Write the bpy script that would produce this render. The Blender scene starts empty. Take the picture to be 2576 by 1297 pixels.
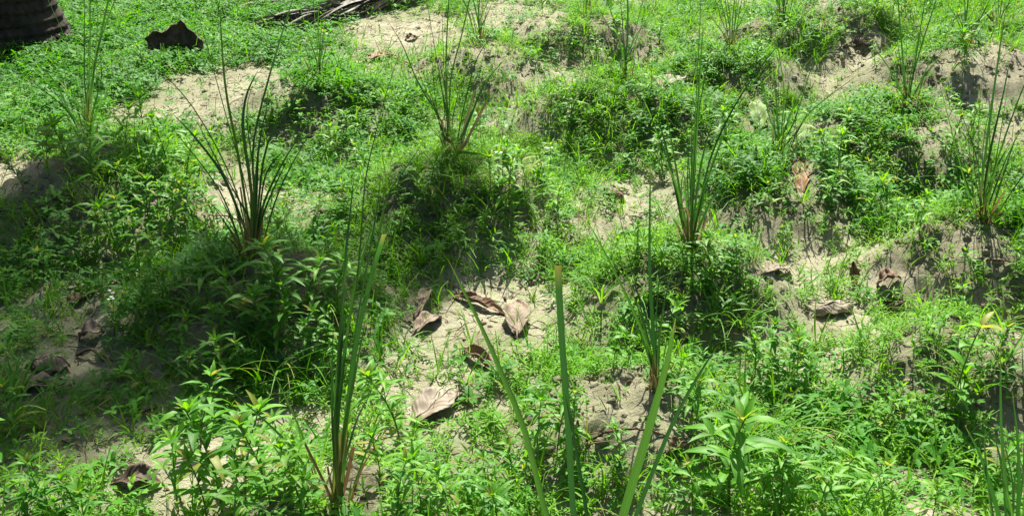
import bpy, math, random
import numpy as np
from mathutils import Vector, Matrix

random.seed(7)
RNG = np.random.default_rng(11)
S = bpy.context.scene
COL = S.collection
R = math.radians

# ------------------------------------------------------------------ camera
# pixel coordinates below are those of a 2575 x 1297 view of the photograph
CX, CY, FPX = 1287.5, 648.5, 2760.0
CAM_Z = 1.55
PITCH = math.atan(1264.0 / FPX)
cam_d = bpy.data.cameras.new('camera')
cam_d.sensor_width = 36.0
cam_d.lens = 36.0 * FPX / 2575.0
cam_d.clip_start = 0.02
cam_d.clip_end = 3000
cam = bpy.data.objects.new('camera', cam_d)
COL.objects.link(cam)
cam.location = (0, 0, CAM_Z)
cam.rotation_euler = (math.pi / 2 - PITCH, 0, 0)
S.camera = cam
# ------------------------------------------------------------------ sky, sun, exposure
SUN_EL, SUN_AZ = R(53), R(5)          # ahead of the camera, a little to the right
world = bpy.data.worlds.new('World')
S.world = world
world.use_nodes = True
wn = world.node_tree
wn.nodes.clear()
sky = wn.nodes.new('ShaderNodeTexSky')
sky.sky_type = 'NISHITA'
sky.sun_disc = False
sky.sun_elevation = SUN_EL
sky.sun_rotation = SUN_AZ
sky.air_density = 1.0
sky.dust_density = 3.0
sky.ozone_density = 1.0
bg = wn.nodes.new('ShaderNodeBackground')
bg.inputs['Strength'].default_value = 0.047
wo = wn.nodes.new('ShaderNodeOutputWorld')
wn.links.new(sky.outputs[0], bg.inputs[0])
wn.links.new(bg.outputs[0], wo.inputs[0])
sun_d = bpy.data.lights.new('sun', 'SUN')
sun_d.energy = 4.8
sun_d.angle = R(0.6)
sun_d.color = (1.0, 0.97, 0.84)
sun = bpy.data.objects.new('sun', sun_d)
COL.objects.link(sun)
SUN_DIR = Vector((math.sin(SUN_AZ) * math.cos(SUN_EL), math.cos(SUN_AZ) * math.cos(SUN_EL), math.sin(SUN_EL)))
sun.rotation_euler = SUN_DIR.to_track_quat('Z', 'Y').to_euler()
sun.location = SUN_DIR * 30
S.view_settings.view_transform = 'Standard'
S.view_settings.look = 'None'
S.view_settings.gamma = 1.0
S.view_settings.exposure = 1.36
S.cycles.max_bounces = 6
S.cycles.transmission_bounces = 4
S.cycles.transparent_max_bounces = 4
S.cycles.use_denoising = True

# ------------------------------------------------------------------ projection helpers
SP, CP = math.sin(PITCH), math.cos(PITCH)


def ray(px, py):
    a, b = (px - CX) / FPX, (CY - py) / FPX
    return np.array([a, CP + b * SP, -SP + b * CP])


def hit(px, py, z=0.0):
    d = ray(px, py)
    return np.array([0, 0, CAM_Z]) + d * ((z - CAM_Z) / d[2])


def on_plane(px, py, y):
    d = ray(px, py)
    return np.array([0, 0, CAM_Z]) + d * (y / d[1])


def project(x, y, z):
    dz = z - CAM_Z
    zc = y * CP - dz * SP
    v = y * SP + dz * CP
    return CX + FPX * x / zc, CY - FPX * v / zc


# ------------------------------------------------------------------ noise and terrain
_P = np.random.default_rng(3).random((256, 256))


def vnoise(x, y):
    x = np.asarray(x, float)
    y = np.asarray(y, float)
    xi, yi = np.floor(x).astype(int), np.floor(y).astype(int)
    fx, fy = x - xi, y - yi
    fx, fy = fx * fx * (3 - 2 * fx), fy * fy * (3 - 2 * fy)
    a = _P[xi & 255, yi & 255]
    b = _P[(xi + 1) & 255, yi & 255]
    c = _P[xi & 255, (yi + 1) & 255]
    d = _P[(xi + 1) & 255, (yi + 1) & 255]
    return (a * (1 - fx) + b * fx) * (1 - fy) + (c * (1 - fx) + d * fx) * fy


def fbm(x, y, o=3):
    s, a, t = 0, 1.0, 0
    for k in range(o):
        s = s + a * vnoise(x * 2 ** k + 17.3 * k, y * 2 ** k + 5.1 * k)
        t += a
        a *= 0.5
    return s / t


# key: (px, py of the top centre, height, radius)
MOUND = {
    'A': (262, 385, 0.23, 0.55), 'B': (632, 655, 0.20, 0.46), 'C': (845, 1275, 0.17, 0.40), 'D': (1150, 400, 0.23, 0.55),
    'E': (1738, 622, 0.19, 0.44), 'F': (1640, 985, 0.13, 0.36), 'G': (1500, 1620, 0.15, 0.38), 'I': (1965, 405, 0.19, 0.46),
    'J': (2287, 272, 0.23, 0.58), 'K': (2478, 560, 0.20, 0.46), 'L': (800, 208, 0.19, 0.52), 'M': (1205, 106, 0.20, 0.50),
    'N': (1575, 205, 0.22, 0.58), 'O': (1845, 132, 0.20, 0.52), 'P': (2470, 105, 0.26, 0.66), 'S': (1985, 40, 0.22, 0.5),
    'V': (1468, 42, 0.22, 0.58), 'R': (2550, 1420, 0.15, 0.40), 'T': (2500, 850, 0.16, 0.38), 'U': (2150, 8, 0.24, 0.55),
}
MC = {}
for k, (px, py, h, r) in MOUND.items():
    c = hit(px, py, h)
    MC[k] = (c[0], c[1], h * .9, r)


def mounds(x, y):
    m = np.zeros(np.shape(x))
    for k, (cx, cy, h, r) in MC.items():
        dx, dy = x - cx, y - cy
        d = np.sqrt(dx * dx + dy * dy)
        rr = r * 1.06 * (0.84 + 0.36 * vnoise(x * 4.3 + cx * 9, y * 4.3 + cy * 7))
        t = np.clip((d / rr - 0.22) / 0.78, 0, 1)
        m = np.maximum(m, h * (1 - t * t * (3 - 2 * t)))
    return m


def H(x, y):
    x = np.asarray(x, float)
    y = np.asarray(y, float)
    m = mounds(x, y)
    fl = np.clip(m / 0.2, 0, 1)
    n1 = fbm(x * 2.1, y * 2.1, 2) - 0.5
    n2 = fbm(x * 9, y * 9, 2) - 0.5
    n3 = fbm(x * 31, y * 31, 2) - 0.5
    n4 = fbm(x * 55 + 3, y * 55, 2) - 0.5
    edge = 4 * fl * (1 - fl)
    return m + n1 * 0.05 + n2 * (0.018 + 0.03 * fl + 0.02 * edge) + n3 * (0.010 + 0.016 * fl + 0.022 * edge) + n4 * (0.004 + .008 * fl + .012 * edge)


def Hs(x, y):
    return float(H(np.array([x]), np.array([y]))[0])


_T = np.linspace(0.8, 16, 900)


def ground_hit(px, py):
    d = ray(px, py)
    X, Y, Z = d[0] * _T, d[1] * _T, CAM_Z + d[2] * _T
    below = Z <= H(X, Y)
    if not below.any():
        return hit(px, py, 0)
    i = int(np.argmax(below))
    return np.array([X[i], Y[i], float(H(X[i:i + 1], Y[i:i + 1])[0])])


# ------------------------------------------------------------------ mesh builder
class MB:
    """collects vertices / faces / one float colour per vertex and links them as one mesh"""

    def __init__(s):
        s.V, s.Q, s.T, s.D, s.n = [], [], [], [], 0

    def add(s, V, Q=None, T=None, D=None):
        V = np.asarray(V, float).reshape(-1, 3)
        s.V.append(V)
        if Q is not None and len(Q):
            s.Q.append(np.asarray(Q, int).reshape(-1, 4) + s.n)
        if T is not None and len(T):
            s.T.append(np.asarray(T, int).reshape(-1, 3) + s.n)
        if D is None:
            D = np.zeros((len(V), 4))
        s.D.append(np.asarray(D, float).reshape(-1, 4))
        s.n += len(V)
        return s

    def arrays(s):
        V = np.concatenate(s.V)
        Q = np.concatenate(s.Q) if s.Q else np.zeros((0, 4), int)
        T = np.concatenate(s.T) if s.T else np.zeros((0, 3), int)
        return V, Q, T, np.concatenate(s.D)

    def mesh(s, name, mat):
        V, Q, T, D = s.arrays()
        me = bpy.data.meshes.new(name)
        me.vertices.add(len(V))
        me.vertices.foreach_set('co', V.astype(np.float32).ravel())
        nl = len(Q) * 4 + len(T) * 3
        me.loops.add(nl)
        me.loops.foreach_set('vertex_index', np.concatenate([Q.ravel(), T.ravel()]).astype(np.int32))
        me.polygons.add(len(Q) + len(T))
        st = np.concatenate([np.arange(len(Q)) * 4, len(Q) * 4 + np.arange(len(T)) * 3]).astype(np.int32)
        me.polygons.foreach_set('loop_start', st)
        me.update(calc_edges=True)
        me.polygons.foreach_set('use_smooth', np.ones(len(Q) + len(T), bool))
        ca = me.color_attributes.new('data', 'FLOAT_COLOR', 'POINT')
        ca.data.foreach_set('color', D.astype(np.float32).ravel())
        me.materials.append(mat)
        me.update()
        return me

    def build(s, name, mat, parent=None):
        o = bpy.data.objects.new(name, s.mesh(name, mat))
        COL.objects.link(o)
        if parent is not None:
            o.parent = parent
        return o


def tag(o, label=None, cat=None, group=None, kind=None):
    if label:
        o['label'] = label
    if cat:
        o['category'] = cat
    if group:
        o['group'] = group
    if kind:
        o['kind'] = kind
    return o


def empty(name, loc, rz=0.0, sc=1.0):
    o = bpy.data.objects.new(name, None)
    o.empty_display_size = 0.05
    o.location = loc
    o.rotation_euler = (0, 0, rz)
    o.scale = (sc, sc, sc)
    COL.objects.link(o)
    return o


def rotz(a):
    c, s = math.cos(a), math.sin(a)
    return np.array([[c, -s, 0], [s, c, 0], [0, 0, 1]])


def rotx(a):
    c, s = math.cos(a), math.sin(a)
    return np.array([[1, 0, 0], [0, c, -s], [0, s, c]])


def leaf(L, W, n=4, pitch=0.5, arch=0.9, fold=0.3, belly=0.9, rnd=0.5, wav=0.0):
    """a leaf along +Y: pitch = angle above the level at its base, arch = how much it bends down towards its tip"""
    V, D = [], []
    p = np.zeros(2)
    prev = 0.0
    for i in range(n + 1):
        s = i / n
        if i:
            ang = pitch - arch * (prev + s) / 2
            p = p + np.array([math.cos(ang), math.sin(ang)]) * L / n
        ang = pitch - arch * s
        w = W * 0.5 * max(0.05, math.sin(math.pi * min(1, (0.03 + 0.97 * s)) ** belly))
        if i == n:
            w = 0.0006
        up = fold * w
        nx = np.array([-math.sin(ang), math.cos(ang)])
        wv = wav * w * math.sin(s * 9)
        V += [[-w, p[0] + nx[0] * (up + wv), p[1] + nx[1] * (up + wv)], [0, p[0], p[1]], [w, p[0] + nx[0] * (up - wv), p[1] + nx[1] * (up - wv)]]
        D += [[rnd, 1, s, 1], [rnd, 0, s, 1], [rnd, 1, s, 1]]
        prev = s
    Q = []
    for i in range(n):
        a = i * 3
        Q += [[a, a + 1, a + 4, a + 3], [a + 1, a + 2, a + 5, a + 4]]
    return np.array(V), np.array(Q), np.array(D)


def tube(pts, rad, seg=5, rnd=0.5):
    pts = np.asarray(pts, float)
    n = len(pts)
    rad = np.broadcast_to(np.asarray(rad, float), (n,))
    V, D = [], []
    for i in range(n):
        t = pts[min(i + 1, n - 1)] - pts[max(i - 1, 0)]
        t = t / (np.linalg.norm(t) + 1e-9)
        a = np.cross(t, [0.31, 0.9, 0.2])
        a /= np.linalg.norm(a) + 1e-9
        b = np.cross(t, a)
        for k in range(seg):
            th = 2 * math.pi * k / seg
            V.append(pts[i] + (a * math.cos(th) + b * math.sin(th)) * rad[i])
            D.append([rnd, 0.5, i / max(1, n - 1), 1])
    Q = []
    for i in range(n - 1):
        for k in range(seg):
            Q.append([i * seg + k, i * seg + (k + 1) % seg, (i + 1) * seg + (k + 1) % seg, (i + 1) * seg + k])
    T = []
    for k in range(1, seg - 1):
        T.append([0, k + 1, k])
        T.append([(n - 1) * seg, (n - 1) * seg + k, (n - 1) * seg + k + 1])
    return np.array(V), np.array(Q), np.array(T), np.array(D)


def spline(P, n):
    P = np.asarray(P, float)
    if len(P) == 2:
        return P[0] + (P[1] - P[0]) * np.linspace(0, 1, n + 1)[:, None]
    E = np.vstack([2 * P[0] - P[1], P, 2 * P[-1] - P[-2]])
    m = len(P) - 1
    out = []
    for u in np.linspace(0, m, n + 1):
        i = min(int(u), m - 1)
        t = u - i
        a, b, c, d = E[i], E[i + 1], E[i + 2], E[i + 3]
        out.append(0.5 * ((2 * b) + (c - a) * t + (2 * a - 5 * b + 4 * c - d) * t * t + (3 * b - a - 3 * c + d) * t ** 3))
    return np.array(out)


# ------------------------------------------------------------------ materials
def new_mat(name):
    m = bpy.data.materials.new(name)
    m.use_nodes = True
    nt = m.node_tree
    nt.nodes.clear()
    return m, nt, nt.nodes.new, nt.links.new


def ramp(nt, stops):
    r = nt.nodes.new('ShaderNodeValToRGB')
    e = r.color_ramp.elements
    while len(e) < len(stops):
        e.new(0.5)
    for k, (p, c) in enumerate(stops):
        e[k].position = p
        e[k].color = (*c, 1)
    return r


def leaf_mat(name, dark, mid, light, trans=0.45, rough=0.38, vein=0.25, spec=0.5, dry=None, dry_amount=0.0, ribs=False):
    """data.r random per leaf, data.g distance from the midrib, data.b along the leaf"""
    m, nt, N, Lk = new_mat(name)
    at = N('ShaderNodeAttribute')
    at.attribute_name = 'data'
    sep = N('ShaderNodeSeparateColor')
    Lk(at.outputs['Color'], sep.inputs[0])
    oi = N('ShaderNodeObjectInfo')
    geo = N('ShaderNodeNewGeometry')
    nz = N('ShaderNodeTexNoise')
    nz.inputs['Scale'].default_value = 1.7
    nz.inputs['Detail'].default_value = 2
    Lk(geo.outputs['Position'], nz.inputs['Vector'])
    a1 = N('ShaderNodeMath')
    a1.operation = 'MULTIPLY_ADD'
    a1.inputs[1].default_value = 0.5
    Lk(sep.outputs[0], a1.inputs[0])
    a0 = N('ShaderNodeMath')
    a0.operation = 'MULTIPLY'
    a0.inputs[1].default_value = 0.25
    Lk(oi.outputs['Random'], a0.inputs[0])
    Lk(a0.outputs[0], a1.inputs[2])
    a2 = N('ShaderNodeMath')
    a2.operation = 'MULTIPLY_ADD'
    a2.inputs[1].default_value = 0.6
    Lk(nz.outputs['Fac'], a2.inputs[0])
    Lk(a1.outputs[0], a2.inputs[2])
    a3 = N('ShaderNodeMath')
    a3.operation = 'SUBTRACT'
    a3.inputs[1].default_value = 0.17
    Lk(a2.outputs[0], a3.inputs[0])
    cr = ramp(nt, [(0.05, dark), (0.5, mid), (0.95, light)])
    Lk(a3.outputs[0], cr.inputs[0])
    col = cr.outputs[0]
    if vein:
        lt = N('ShaderNodeMath')
        lt.operation = 'LESS_THAN'
        lt.inputs[1].default_value = 0.13
        Lk(sep.outputs[1], lt.inputs[0])
        mv = N('ShaderNodeMath')
        mv.operation = 'MULTIPLY'
        mv.inputs[1].default_value = vein
        Lk(lt.outputs[0], mv.inputs[0])
        mx = N('ShaderNodeMix')
        mx.data_type = 'RGBA'
        Lk(mv.outputs[0], mx.inputs[0])
        Lk(col, mx.inputs[6])
        mx.inputs[7].default_value = (0.24, 0.34, 0.10, 1)
        col = mx.outputs[2]
    if dry is not None:
        # straw coloured base (data.b small) and, on some, a dry tip
        dr = ramp(nt, [(0.0, (1, 1, 1)), (0.10, (0.75, 0.75, 0.75)), (0.30, (0, 0, 0)), (0.93, (0, 0, 0)), (1.0, (0.7, 0.7, 0.7))])
        Lk(sep.outputs[2], dr.inputs[0])
        dm = N('ShaderNodeMath')
        dm.operation = 'MULTIPLY'
        dm.inputs[1].default_value = dry_amount
        Lk(dr.outputs[0], dm.inputs[0])
        mx = N('ShaderNodeMix')
        mx.data_type = 'RGBA'
        Lk(dm.outputs[0], mx.inputs[0])
        Lk(col, mx.inputs[6])
        mx.inputs[7].default_value = (*dry, 1)
        col = mx.outputs[2]
    # a few yellowed leaves
    yl = N('ShaderNodeMath')
    yl.operation = 'GREATER_THAN'
    yl.inputs[1].default_value = 0.945
    Lk(sep.outputs[0], yl.inputs[0])
    ym = N('ShaderNodeMath')
    ym.operation = 'MULTIPLY'
    ym.inputs[1].default_value = 0.0 if ribs else 0.7
    Lk(yl.outputs[0], ym.inputs[0])
    my = N('ShaderNodeMix')
    my.data_type = 'RGBA'
    Lk(ym.outputs[0], my.inputs[0])
    Lk(col, my.inputs[6])
    my.inputs[7].default_value = (0.30, 0.25, 0.06, 1)
    col = my.outputs[2]
    if ribs:
        rm = N('ShaderNodeMath')
        rm.operation = 'MULTIPLY'
        rm.inputs[1].default_value = 24
        Lk(sep.outputs[1], rm.inputs[0])
        rs = N('ShaderNodeMath')
        rs.operation = 'SINE'
        Lk(rm.outputs[0], rs.inputs[0])
        rr = N('ShaderNodeMapRange')
        rr.inputs[1].default_value = -1
        rr.inputs[3].default_value = 0.75
        rr.inputs[4].default_value = 1.25
        Lk(rs.outputs[0], rr.inputs[0])
        rh = N('ShaderNodeHueSaturation')
        Lk(rr.outputs[0], rh.inputs['Value'])
        Lk(col, rh.inputs['Color'])
        col = rh.outputs[0]
    bs = N('ShaderNodeBsdfPrincipled')
    bs.inputs['Roughness'].default_value = rough
    bs.inputs['Specular IOR Level'].default_value = spec
    Lk(col, bs.inputs['Base Color'])
    tl = N('ShaderNodeBsdfTranslucent')
    hs = N('ShaderNodeHueSaturation')
    hs.inputs['Hue'].default_value = 0.49
    hs.inputs['Saturation'].default_value = 1.12
    hs.inputs['Value'].default_value = 1.75
    Lk(col, hs.inputs['Color'])
    Lk(hs.outputs[0], tl.inputs[0])
    mix = N('ShaderNodeMixShader')
    mix.inputs[0].default_value = trans
    Lk(bs.outputs[0], mix.inputs[1])
    Lk(tl.outputs[0], mix.inputs[2])
    out = N('ShaderNodeOutputMaterial')
    Lk(mix.outputs[0], out.inputs[0])
    return m


M_COVER = leaf_mat('cover_leaf', (0.055, 0.18, 0.018), (0.13, 0.32, 0.022), (0.23, 0.41, 0.040), trans=0.42, vein=0.0, rough=.55, spec=.2)
M_BROAD = leaf_mat('broad_cover_leaf', (0.028, 0.14, 0.016), (0.078, 0.26, 0.022), (0.155, 0.35, 0.035), trans=0.42, vein=0.2, rough=.55, spec=.22)
M_GRASS = leaf_mat('short_grass_blade', (0.045, 0.155, 0.016), (0.105, 0.28, 0.027), (0.20, 0.36, 0.052), trans=0.42, vein=0.0, rough=.5, spec=.22, dry=(0.28, 0.27, 0.09), dry_amount=0.3)
M_WEED = leaf_mat('weed_leaf', (0.032, 0.145, 0.016), (0.098, 0.29, 0.022), (0.195, 0.385, 0.037), trans=0.42, vein=0.35, rough=.5, spec=.27)
M_REED = leaf_mat('reed_blade', (0.008, 0.038, 0.012), (0.028, 0.095, 0.020), (0.085, 0.20, 0.034), trans=0.28, rough=0.42, spec=.3, vein=0.0, ribs=True, dry=(0.24, 0.21, 0.07), dry_amount=0.85)
M_DRYREED = leaf_mat('dry_blade', (0.12, 0.075, 0.035), (0.22, 0.15, 0.075), (0.38, 0.30, 0.18), trans=0.15, rough=0.7, vein=0.0, spec=0.2)
M_PALMLEAF = leaf_mat('palm_leaflet', (0.03, 0.09, 0.02), (0.05, 0.13, 0.02), (0.08, 0.17, 0.03), trans=0.3, vein=0.0)


def plain_mat(name, c1, c2, scale=20, rough=0.8, spec=0.2, bump=0.3, detail=5, coords='Object', stretch=(1, 1, 1)):
    m, nt, N, Lk = new_mat(name)
    tc = N('ShaderNodeTexCoord')
    mp = N('ShaderNodeMapping')
    mp.inputs['Scale'].default_value = stretch
    Lk(tc.outputs[coords], mp.inputs[0])
    nz = N('ShaderNodeTexNoise')
    nz.inputs['Scale'].default_value = scale
    nz.inputs['Detail'].default_value = detail
    Lk(mp.outputs[0], nz.inputs['Vector'])
    cr = ramp(nt, [(0.3, c1), (0.7, c2)])
    Lk(nz.outputs['Fac'], cr.inputs[0])
    bs = N('ShaderNodeBsdfPrincipled')
    bs.inputs['Roughness'].default_value = rough
    bs.inputs['Specular IOR Level'].default_value = spec
    Lk(cr.outputs[0], bs.inputs['Base Color'])
    bp = N('ShaderNodeBump')
    bp.inputs['Strength'].default_value = bump
    bp.inputs['Distance'].default_value = 0.01
    Lk(nz.outputs['Fac'], bp.inputs['Height'])
    Lk(bp.outputs[0], bs.inputs['Normal'])
    out = N('ShaderNodeOutputMaterial')
    Lk(bs.outputs[0], out.inputs[0])
    return m


M_STEM = plain_mat('weed_stem', (0.07, 0.15, 0.03), (0.16, 0.20, 0.06), 30, 0.5)
M_BARK = plain_mat('palm_bark', (0.014, 0.011, 0.009), (0.065, 0.05, 0.04), 26, 0.85, bump=0.9, stretch=(1, 1, 0.35))
M_TWIG = plain_mat('twig_bark', (0.05, 0.03, 0.02), (0.16, 0.10, 0.06), 60, 0.8)
M_PALETWIG = plain_mat('weathered_wood', (0.22, 0.19, 0.14), (0.42, 0.38, 0.30), 40, 0.8)
M_FROND = plain_mat('dead_frond_leaflet', (0.06, 0.054, 0.045), (0.33, 0.31, 0.27), 7, 0.7, stretch=(6, 2, 6))
M_LITTER = plain_mat('litter_bits', (0.018, 0.012, 0.008), (0.16, 0.105, 0.06), 45, 0.85)
M_PETAL = plain_mat('white_petal', (0.75, 0.75, 0.78), (0.82, 0.82, 0.82), 40, 0.6)
M_ROOT = plain_mat('root_fibre', (0.06, 0.04, 0.025), (0.20, 0.13, 0.07), 70, 0.9)


def deadleaf_mat(name, base, dark, light):
    m, nt, N, Lk = new_mat(name)
    at = N('ShaderNodeAttribute')
    at.attribute_name = 'data'
    sep = N('ShaderNodeSeparateColor')
    Lk(at.outputs['Color'], sep.inputs[0])
    # herringbone of side veins: stripes of (along - 0.5 * across)
    ma = N('ShaderNodeMath')
    ma.operation = 'MULTIPLY_ADD'
    ma.inputs[1].default_value = -0.22
    Lk(sep.outputs[1], ma.inputs[0])
    Lk(sep.outputs[2], ma.inputs[2])
    mb = N('ShaderNodeMath')
    mb.operation = 'MULTIPLY'
    mb.inputs[1].default_value = 62
    Lk(ma.outputs[0], mb.inputs[0])
    sn = N('ShaderNodeMath')
    sn.operation = 'SINE'
    Lk(mb.outputs[0], sn.inputs[0])
    tc = N('ShaderNodeTexCoord')
    nz = N('ShaderNodeTexNoise')
    nz.inputs['Scale'].default_value = 22
    nz.inputs['Detail'].default_value = 6
    Lk(tc.outputs['Object'], nz.inputs['Vector'])
    cr = ramp(nt, [(0.3, dark), (0.5, base), (0.72, light)])
    Lk(nz.outputs['Fac'], cr.inputs[0])
    st = N('ShaderNodeMapRange')
    st.inputs[1].default_value = 0.55
    st.inputs[2].default_value = 1.0
    st.inputs[3].default_value = 0
    st.inputs[4].default_value = 0.22
    Lk(sn.outputs[0], st.inputs[0])
    mx = N('ShaderNodeMix')
    mx.data_type = 'RGBA'
    Lk(st.outputs[0], mx.inputs[0])
    Lk(cr.outputs[0], mx.inputs[6])
    mx.inputs[7].default_value = (*dark, 1)
    bs = N('ShaderNodeBsdfPrincipled')
    bs.inputs['Roughness'].default_value = 0.62
    bs.inputs['Specular IOR Level'].default_value = 0.3
    Lk(mx.outputs[2], bs.inputs['Base Color'])
    bp = N('ShaderNodeBump')
    bp.inputs['Strength'].default_value = 0.25
    bp.inputs['Distance'].default_value = 0.003
    Lk(sn.outputs[0], bp.inputs['Height'])
    Lk(bp.outputs[0], bs.inputs['Normal'])
    out = N('ShaderNodeOutputMaterial')
    Lk(bs.outputs[0], out.inputs[0])
    return m


DL = {
    'grey': deadleaf_mat('dead_leaf_grey', (0.19, 0.14, 0.095), (0.105, 0.074, 0.05), (0.27, 0.21, 0.15)),
    'pale': deadleaf_mat('dead_leaf_pale', (0.235, 0.19, 0.142), (0.15, 0.115, 0.084), (0.31, 0.26, 0.20)),
    'brown': deadleaf_mat('dead_leaf_brown', (0.165, 0.10, 0.06), (0.075, 0.042, 0.026), (0.25, 0.16, 0.10)),
    'orange': deadleaf_mat('dead_leaf_orange', (0.21, 0.115, 0.045), (0.10, 0.05, 0.022), (0.29, 0.18, 0.08)),
    'dark': deadleaf_mat('dead_leaf_dark', (0.075, 0.048, 0.034), (0.035, 0.021, 0.015), (0.13, 0.085, 0.058)),
    'sheath': deadleaf_mat('dead_sheath', (0.10, 0.066, 0.046), (0.05, 0.032, 0.023), (0.18, 0.125, 0.085)),
    'yellow': deadleaf_mat('dead_leaf_yellow', (0.12, 0.21, 0.03), (0.07, 0.15, 0.02), (0.19, 0.25, 0.05)),
}

# ground: pale sand, greyer crumbly soil on the mounds, specks of debris
m, nt, N, Lk = new_mat('sandy_soil')
tc = N('ShaderNodeTexCoord')
at = N('ShaderNodeAttribute')
at.attribute_name = 'data'
sep = N('ShaderNodeSeparateColor')
Lk(at.outputs['Color'], sep.inputs[0])
n1 = N('ShaderNodeTexNoise')
n1.inputs['Scale'].default_value = 7
n1.inputs['Detail'].default_value = 8
n1.inputs['Roughness'].default_value = 0.65
Lk(tc.outputs['Object'], n1.inputs['Vector'])
n2 = N('ShaderNodeTexNoise')
n2.inputs['Scale'].default_value = 60
n2.inputs['Detail'].default_value = 6
n2.inputs['Roughness'].default_value = 0.75
Lk(tc.outputs['Object'], n2.inputs['Vector'])
n3 = N('ShaderNodeTexNoise')
n3.inputs['Scale'].default_value = 420
n3.inputs['Detail'].default_value = 3
Lk(tc.outputs['Object'], n3.inputs['Vector'])
sand = ramp(nt, [(0.28, (0.235, 0.215, 0.14)), (0.5, (0.37, 0.345, 0.24)), (0.72, (0.46, 0.435, 0.325))])
Lk(n1.outputs['Fac'], sand.inputs[0])
soil = ramp(nt, [(0.36, (0.030, 0.024, 0.017)), (0.5, (0.135, 0.118, 0.082)), (0.66, (0.33, 0.305, 0.22))])
Lk(n2.outputs['Fac'], soil.inputs[0])
# soil weight: mound mask with a broken edge
mk = N('ShaderNodeMath')
mk.operation = 'MULTIPLY_ADD'
mk.inputs[1].default_value = 1.2
Lk(n1.outputs['Fac'], mk.inputs[0])
Lk(sep.outputs[0], mk.inputs[2])
mr = N('ShaderNodeMapRange')
mr.inputs[1].default_value = 0.85
mr.inputs[2].default_value = 1.85
Lk(mk.outputs[0], mr.inputs[0])
mx = N('ShaderNodeMix')
mx.data_type = 'RGBA'
Lk(mr.outputs[0], mx.inputs[0])
Lk(sand.outputs[0], mx.inputs[6])
Lk(soil.outputs[0], mx.inputs[7])
# dark specks
sp = ramp(nt, [(0.60, (0, 0, 0)), (0.70, (1, 1, 1))])
Lk(n2.outputs['Fac'], sp.inputs[0])
spm = N('ShaderNodeMath')
spm.operation = 'MULTIPLY'
spm.inputs[1].default_value = 0.6
Lk(sp.outputs[0], spm.inputs[0])
mx2 = N('ShaderNodeMix')
mx2.data_type = 'RGBA'
Lk(spm.outputs[0], mx2.inputs[0])
Lk(mx.outputs[2], mx2.inputs[6])
mx2.inputs[7].default_value = (0.06, 0.05, 0.032, 1)
# moss film, data.g
mx3 = N('ShaderNodeMix')
mx3.data_type = 'RGBA'
ms = N('ShaderNodeMath')
ms.operation = 'MULTIPLY'
ms.use_clamp = True
Lk(sep.outputs[1], ms.inputs[0])
Lk(n2.outputs['Fac'], ms.inputs[1])
Lk(ms.outputs[0], mx3.inputs[0])
Lk(mx2.outputs[2], mx3.inputs[6])
mx3.inputs[7].default_value = (0.075, 0.12, 0.028, 1)
bs = N('ShaderNodeBsdfPrincipled')
bs.inputs['Roughness'].default_value = 0.92
bs.inputs['Specular IOR Level'].default_value = 0.15
Lk(mx3.outputs[2], bs.inputs['Base Color'])
ad = N('ShaderNodeMath')
ad.operation = 'MULTIPLY_ADD'
ad.inputs[1].default_value = 0.25
Lk(n3.outputs['Fac'], ad.inputs[0])
Lk(n2.outputs['Fac'], ad.inputs[2])
bp = N('ShaderNodeBump')
bp.inputs['Strength'].default_value = 0.8
bp.inputs['Distance'].default_value = 0.02
Lk(ad.outputs[0], bp.inputs['Height'])
Lk(bp.outputs[0], bs.inputs['Normal'])
out = N('ShaderNodeOutputMaterial')
Lk(bs.outputs[0], out.inputs[0])
M_SOIL = m

# ------------------------------------------------------------------ bare sand patches (where the cover is thin): pixel ellipses, strength
SAND = [(640, 205, 90, 36, 1), (480, 270, 110, 32, 1), (350, 305, 70, 22, .9), (40, 455, 100, 38, 1), (2075, 215, 90, 35, .9),
        # round the larger dead leaves
        (1300, 815, 60, 45, .9), (1200, 770, 80, 35, .9), (1070, 805, 60, 50, .9), (1210, 910, 50, 40, .9), (1095, 1025, 75, 45, .9), (2095, 805, 75, 38, 1),
        (2235, 712, 55, 28, .95), (125, 945, 95, 48, .95), (230, 848, 50, 30, .9), (350, 1235, 80, 40, .9), (1545, 500, 50, 30, .9), (2018, 455, 40, 45, .9),
        (1900, 300, 40, 40, .9), (2145, 712, 25, 30, .8), (1690, 215, 40, 20, .8), (1950, 690, 50, 22, .9),
        (560, 235, 170, 48, 1), (420, 285, 120, 35, .8), (1010, 95, 130, 55, .85), (60, 450, 100, 45, 1), (585, 490, 75, 80, 1), (740, 515, 100, 40, .8),
        (1190, 770, 170, 80, .8), (1090, 900, 150, 70, .75), (1300, 40, 100, 45, .9), (2090, 200, 130, 50, .95), (2170, 120, 60, 40, .8),
        (1590, 520, 130, 60, .8), (1400, 185, 90, 35, .8), (1960, 690, 90, 35, .8), (2130, 645, 90, 30, .6), (470, 1180, 130, 70, .9),
        (290, 1110, 140, 60, .6), (230, 930, 80, 50, .6), (2300, 1240, 110, 60, .8), (200, 790, 120, 40, .35), (90, 720, 90, 30, .45),
        (1570, 1060, 120, 90, .9), (1300, 290, 90, 50, .7), (1310, 420, 60, 30, .7), (2545, 340, 60, 50, .7), (2030, 320, 60, 40, .6),
        (1100, 1010, 110, 50, .7), (2490, 620, 90, 40, .7), (2400, 320, 90, 120, .5), (2480, 200, 110, 90, .8), (880, 60, 150, 50, .7), (2550, 850, 70, 50, .7),
        (150, 960, 160, 70, .5), (380, 1240, 110, 50, .6), (1880, 220, 60, 30, .5), (980, 170, 90, 30, .7), (2060, 20, 90, 40, .6), (1200, 150, 110, 40, .7)]
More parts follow.
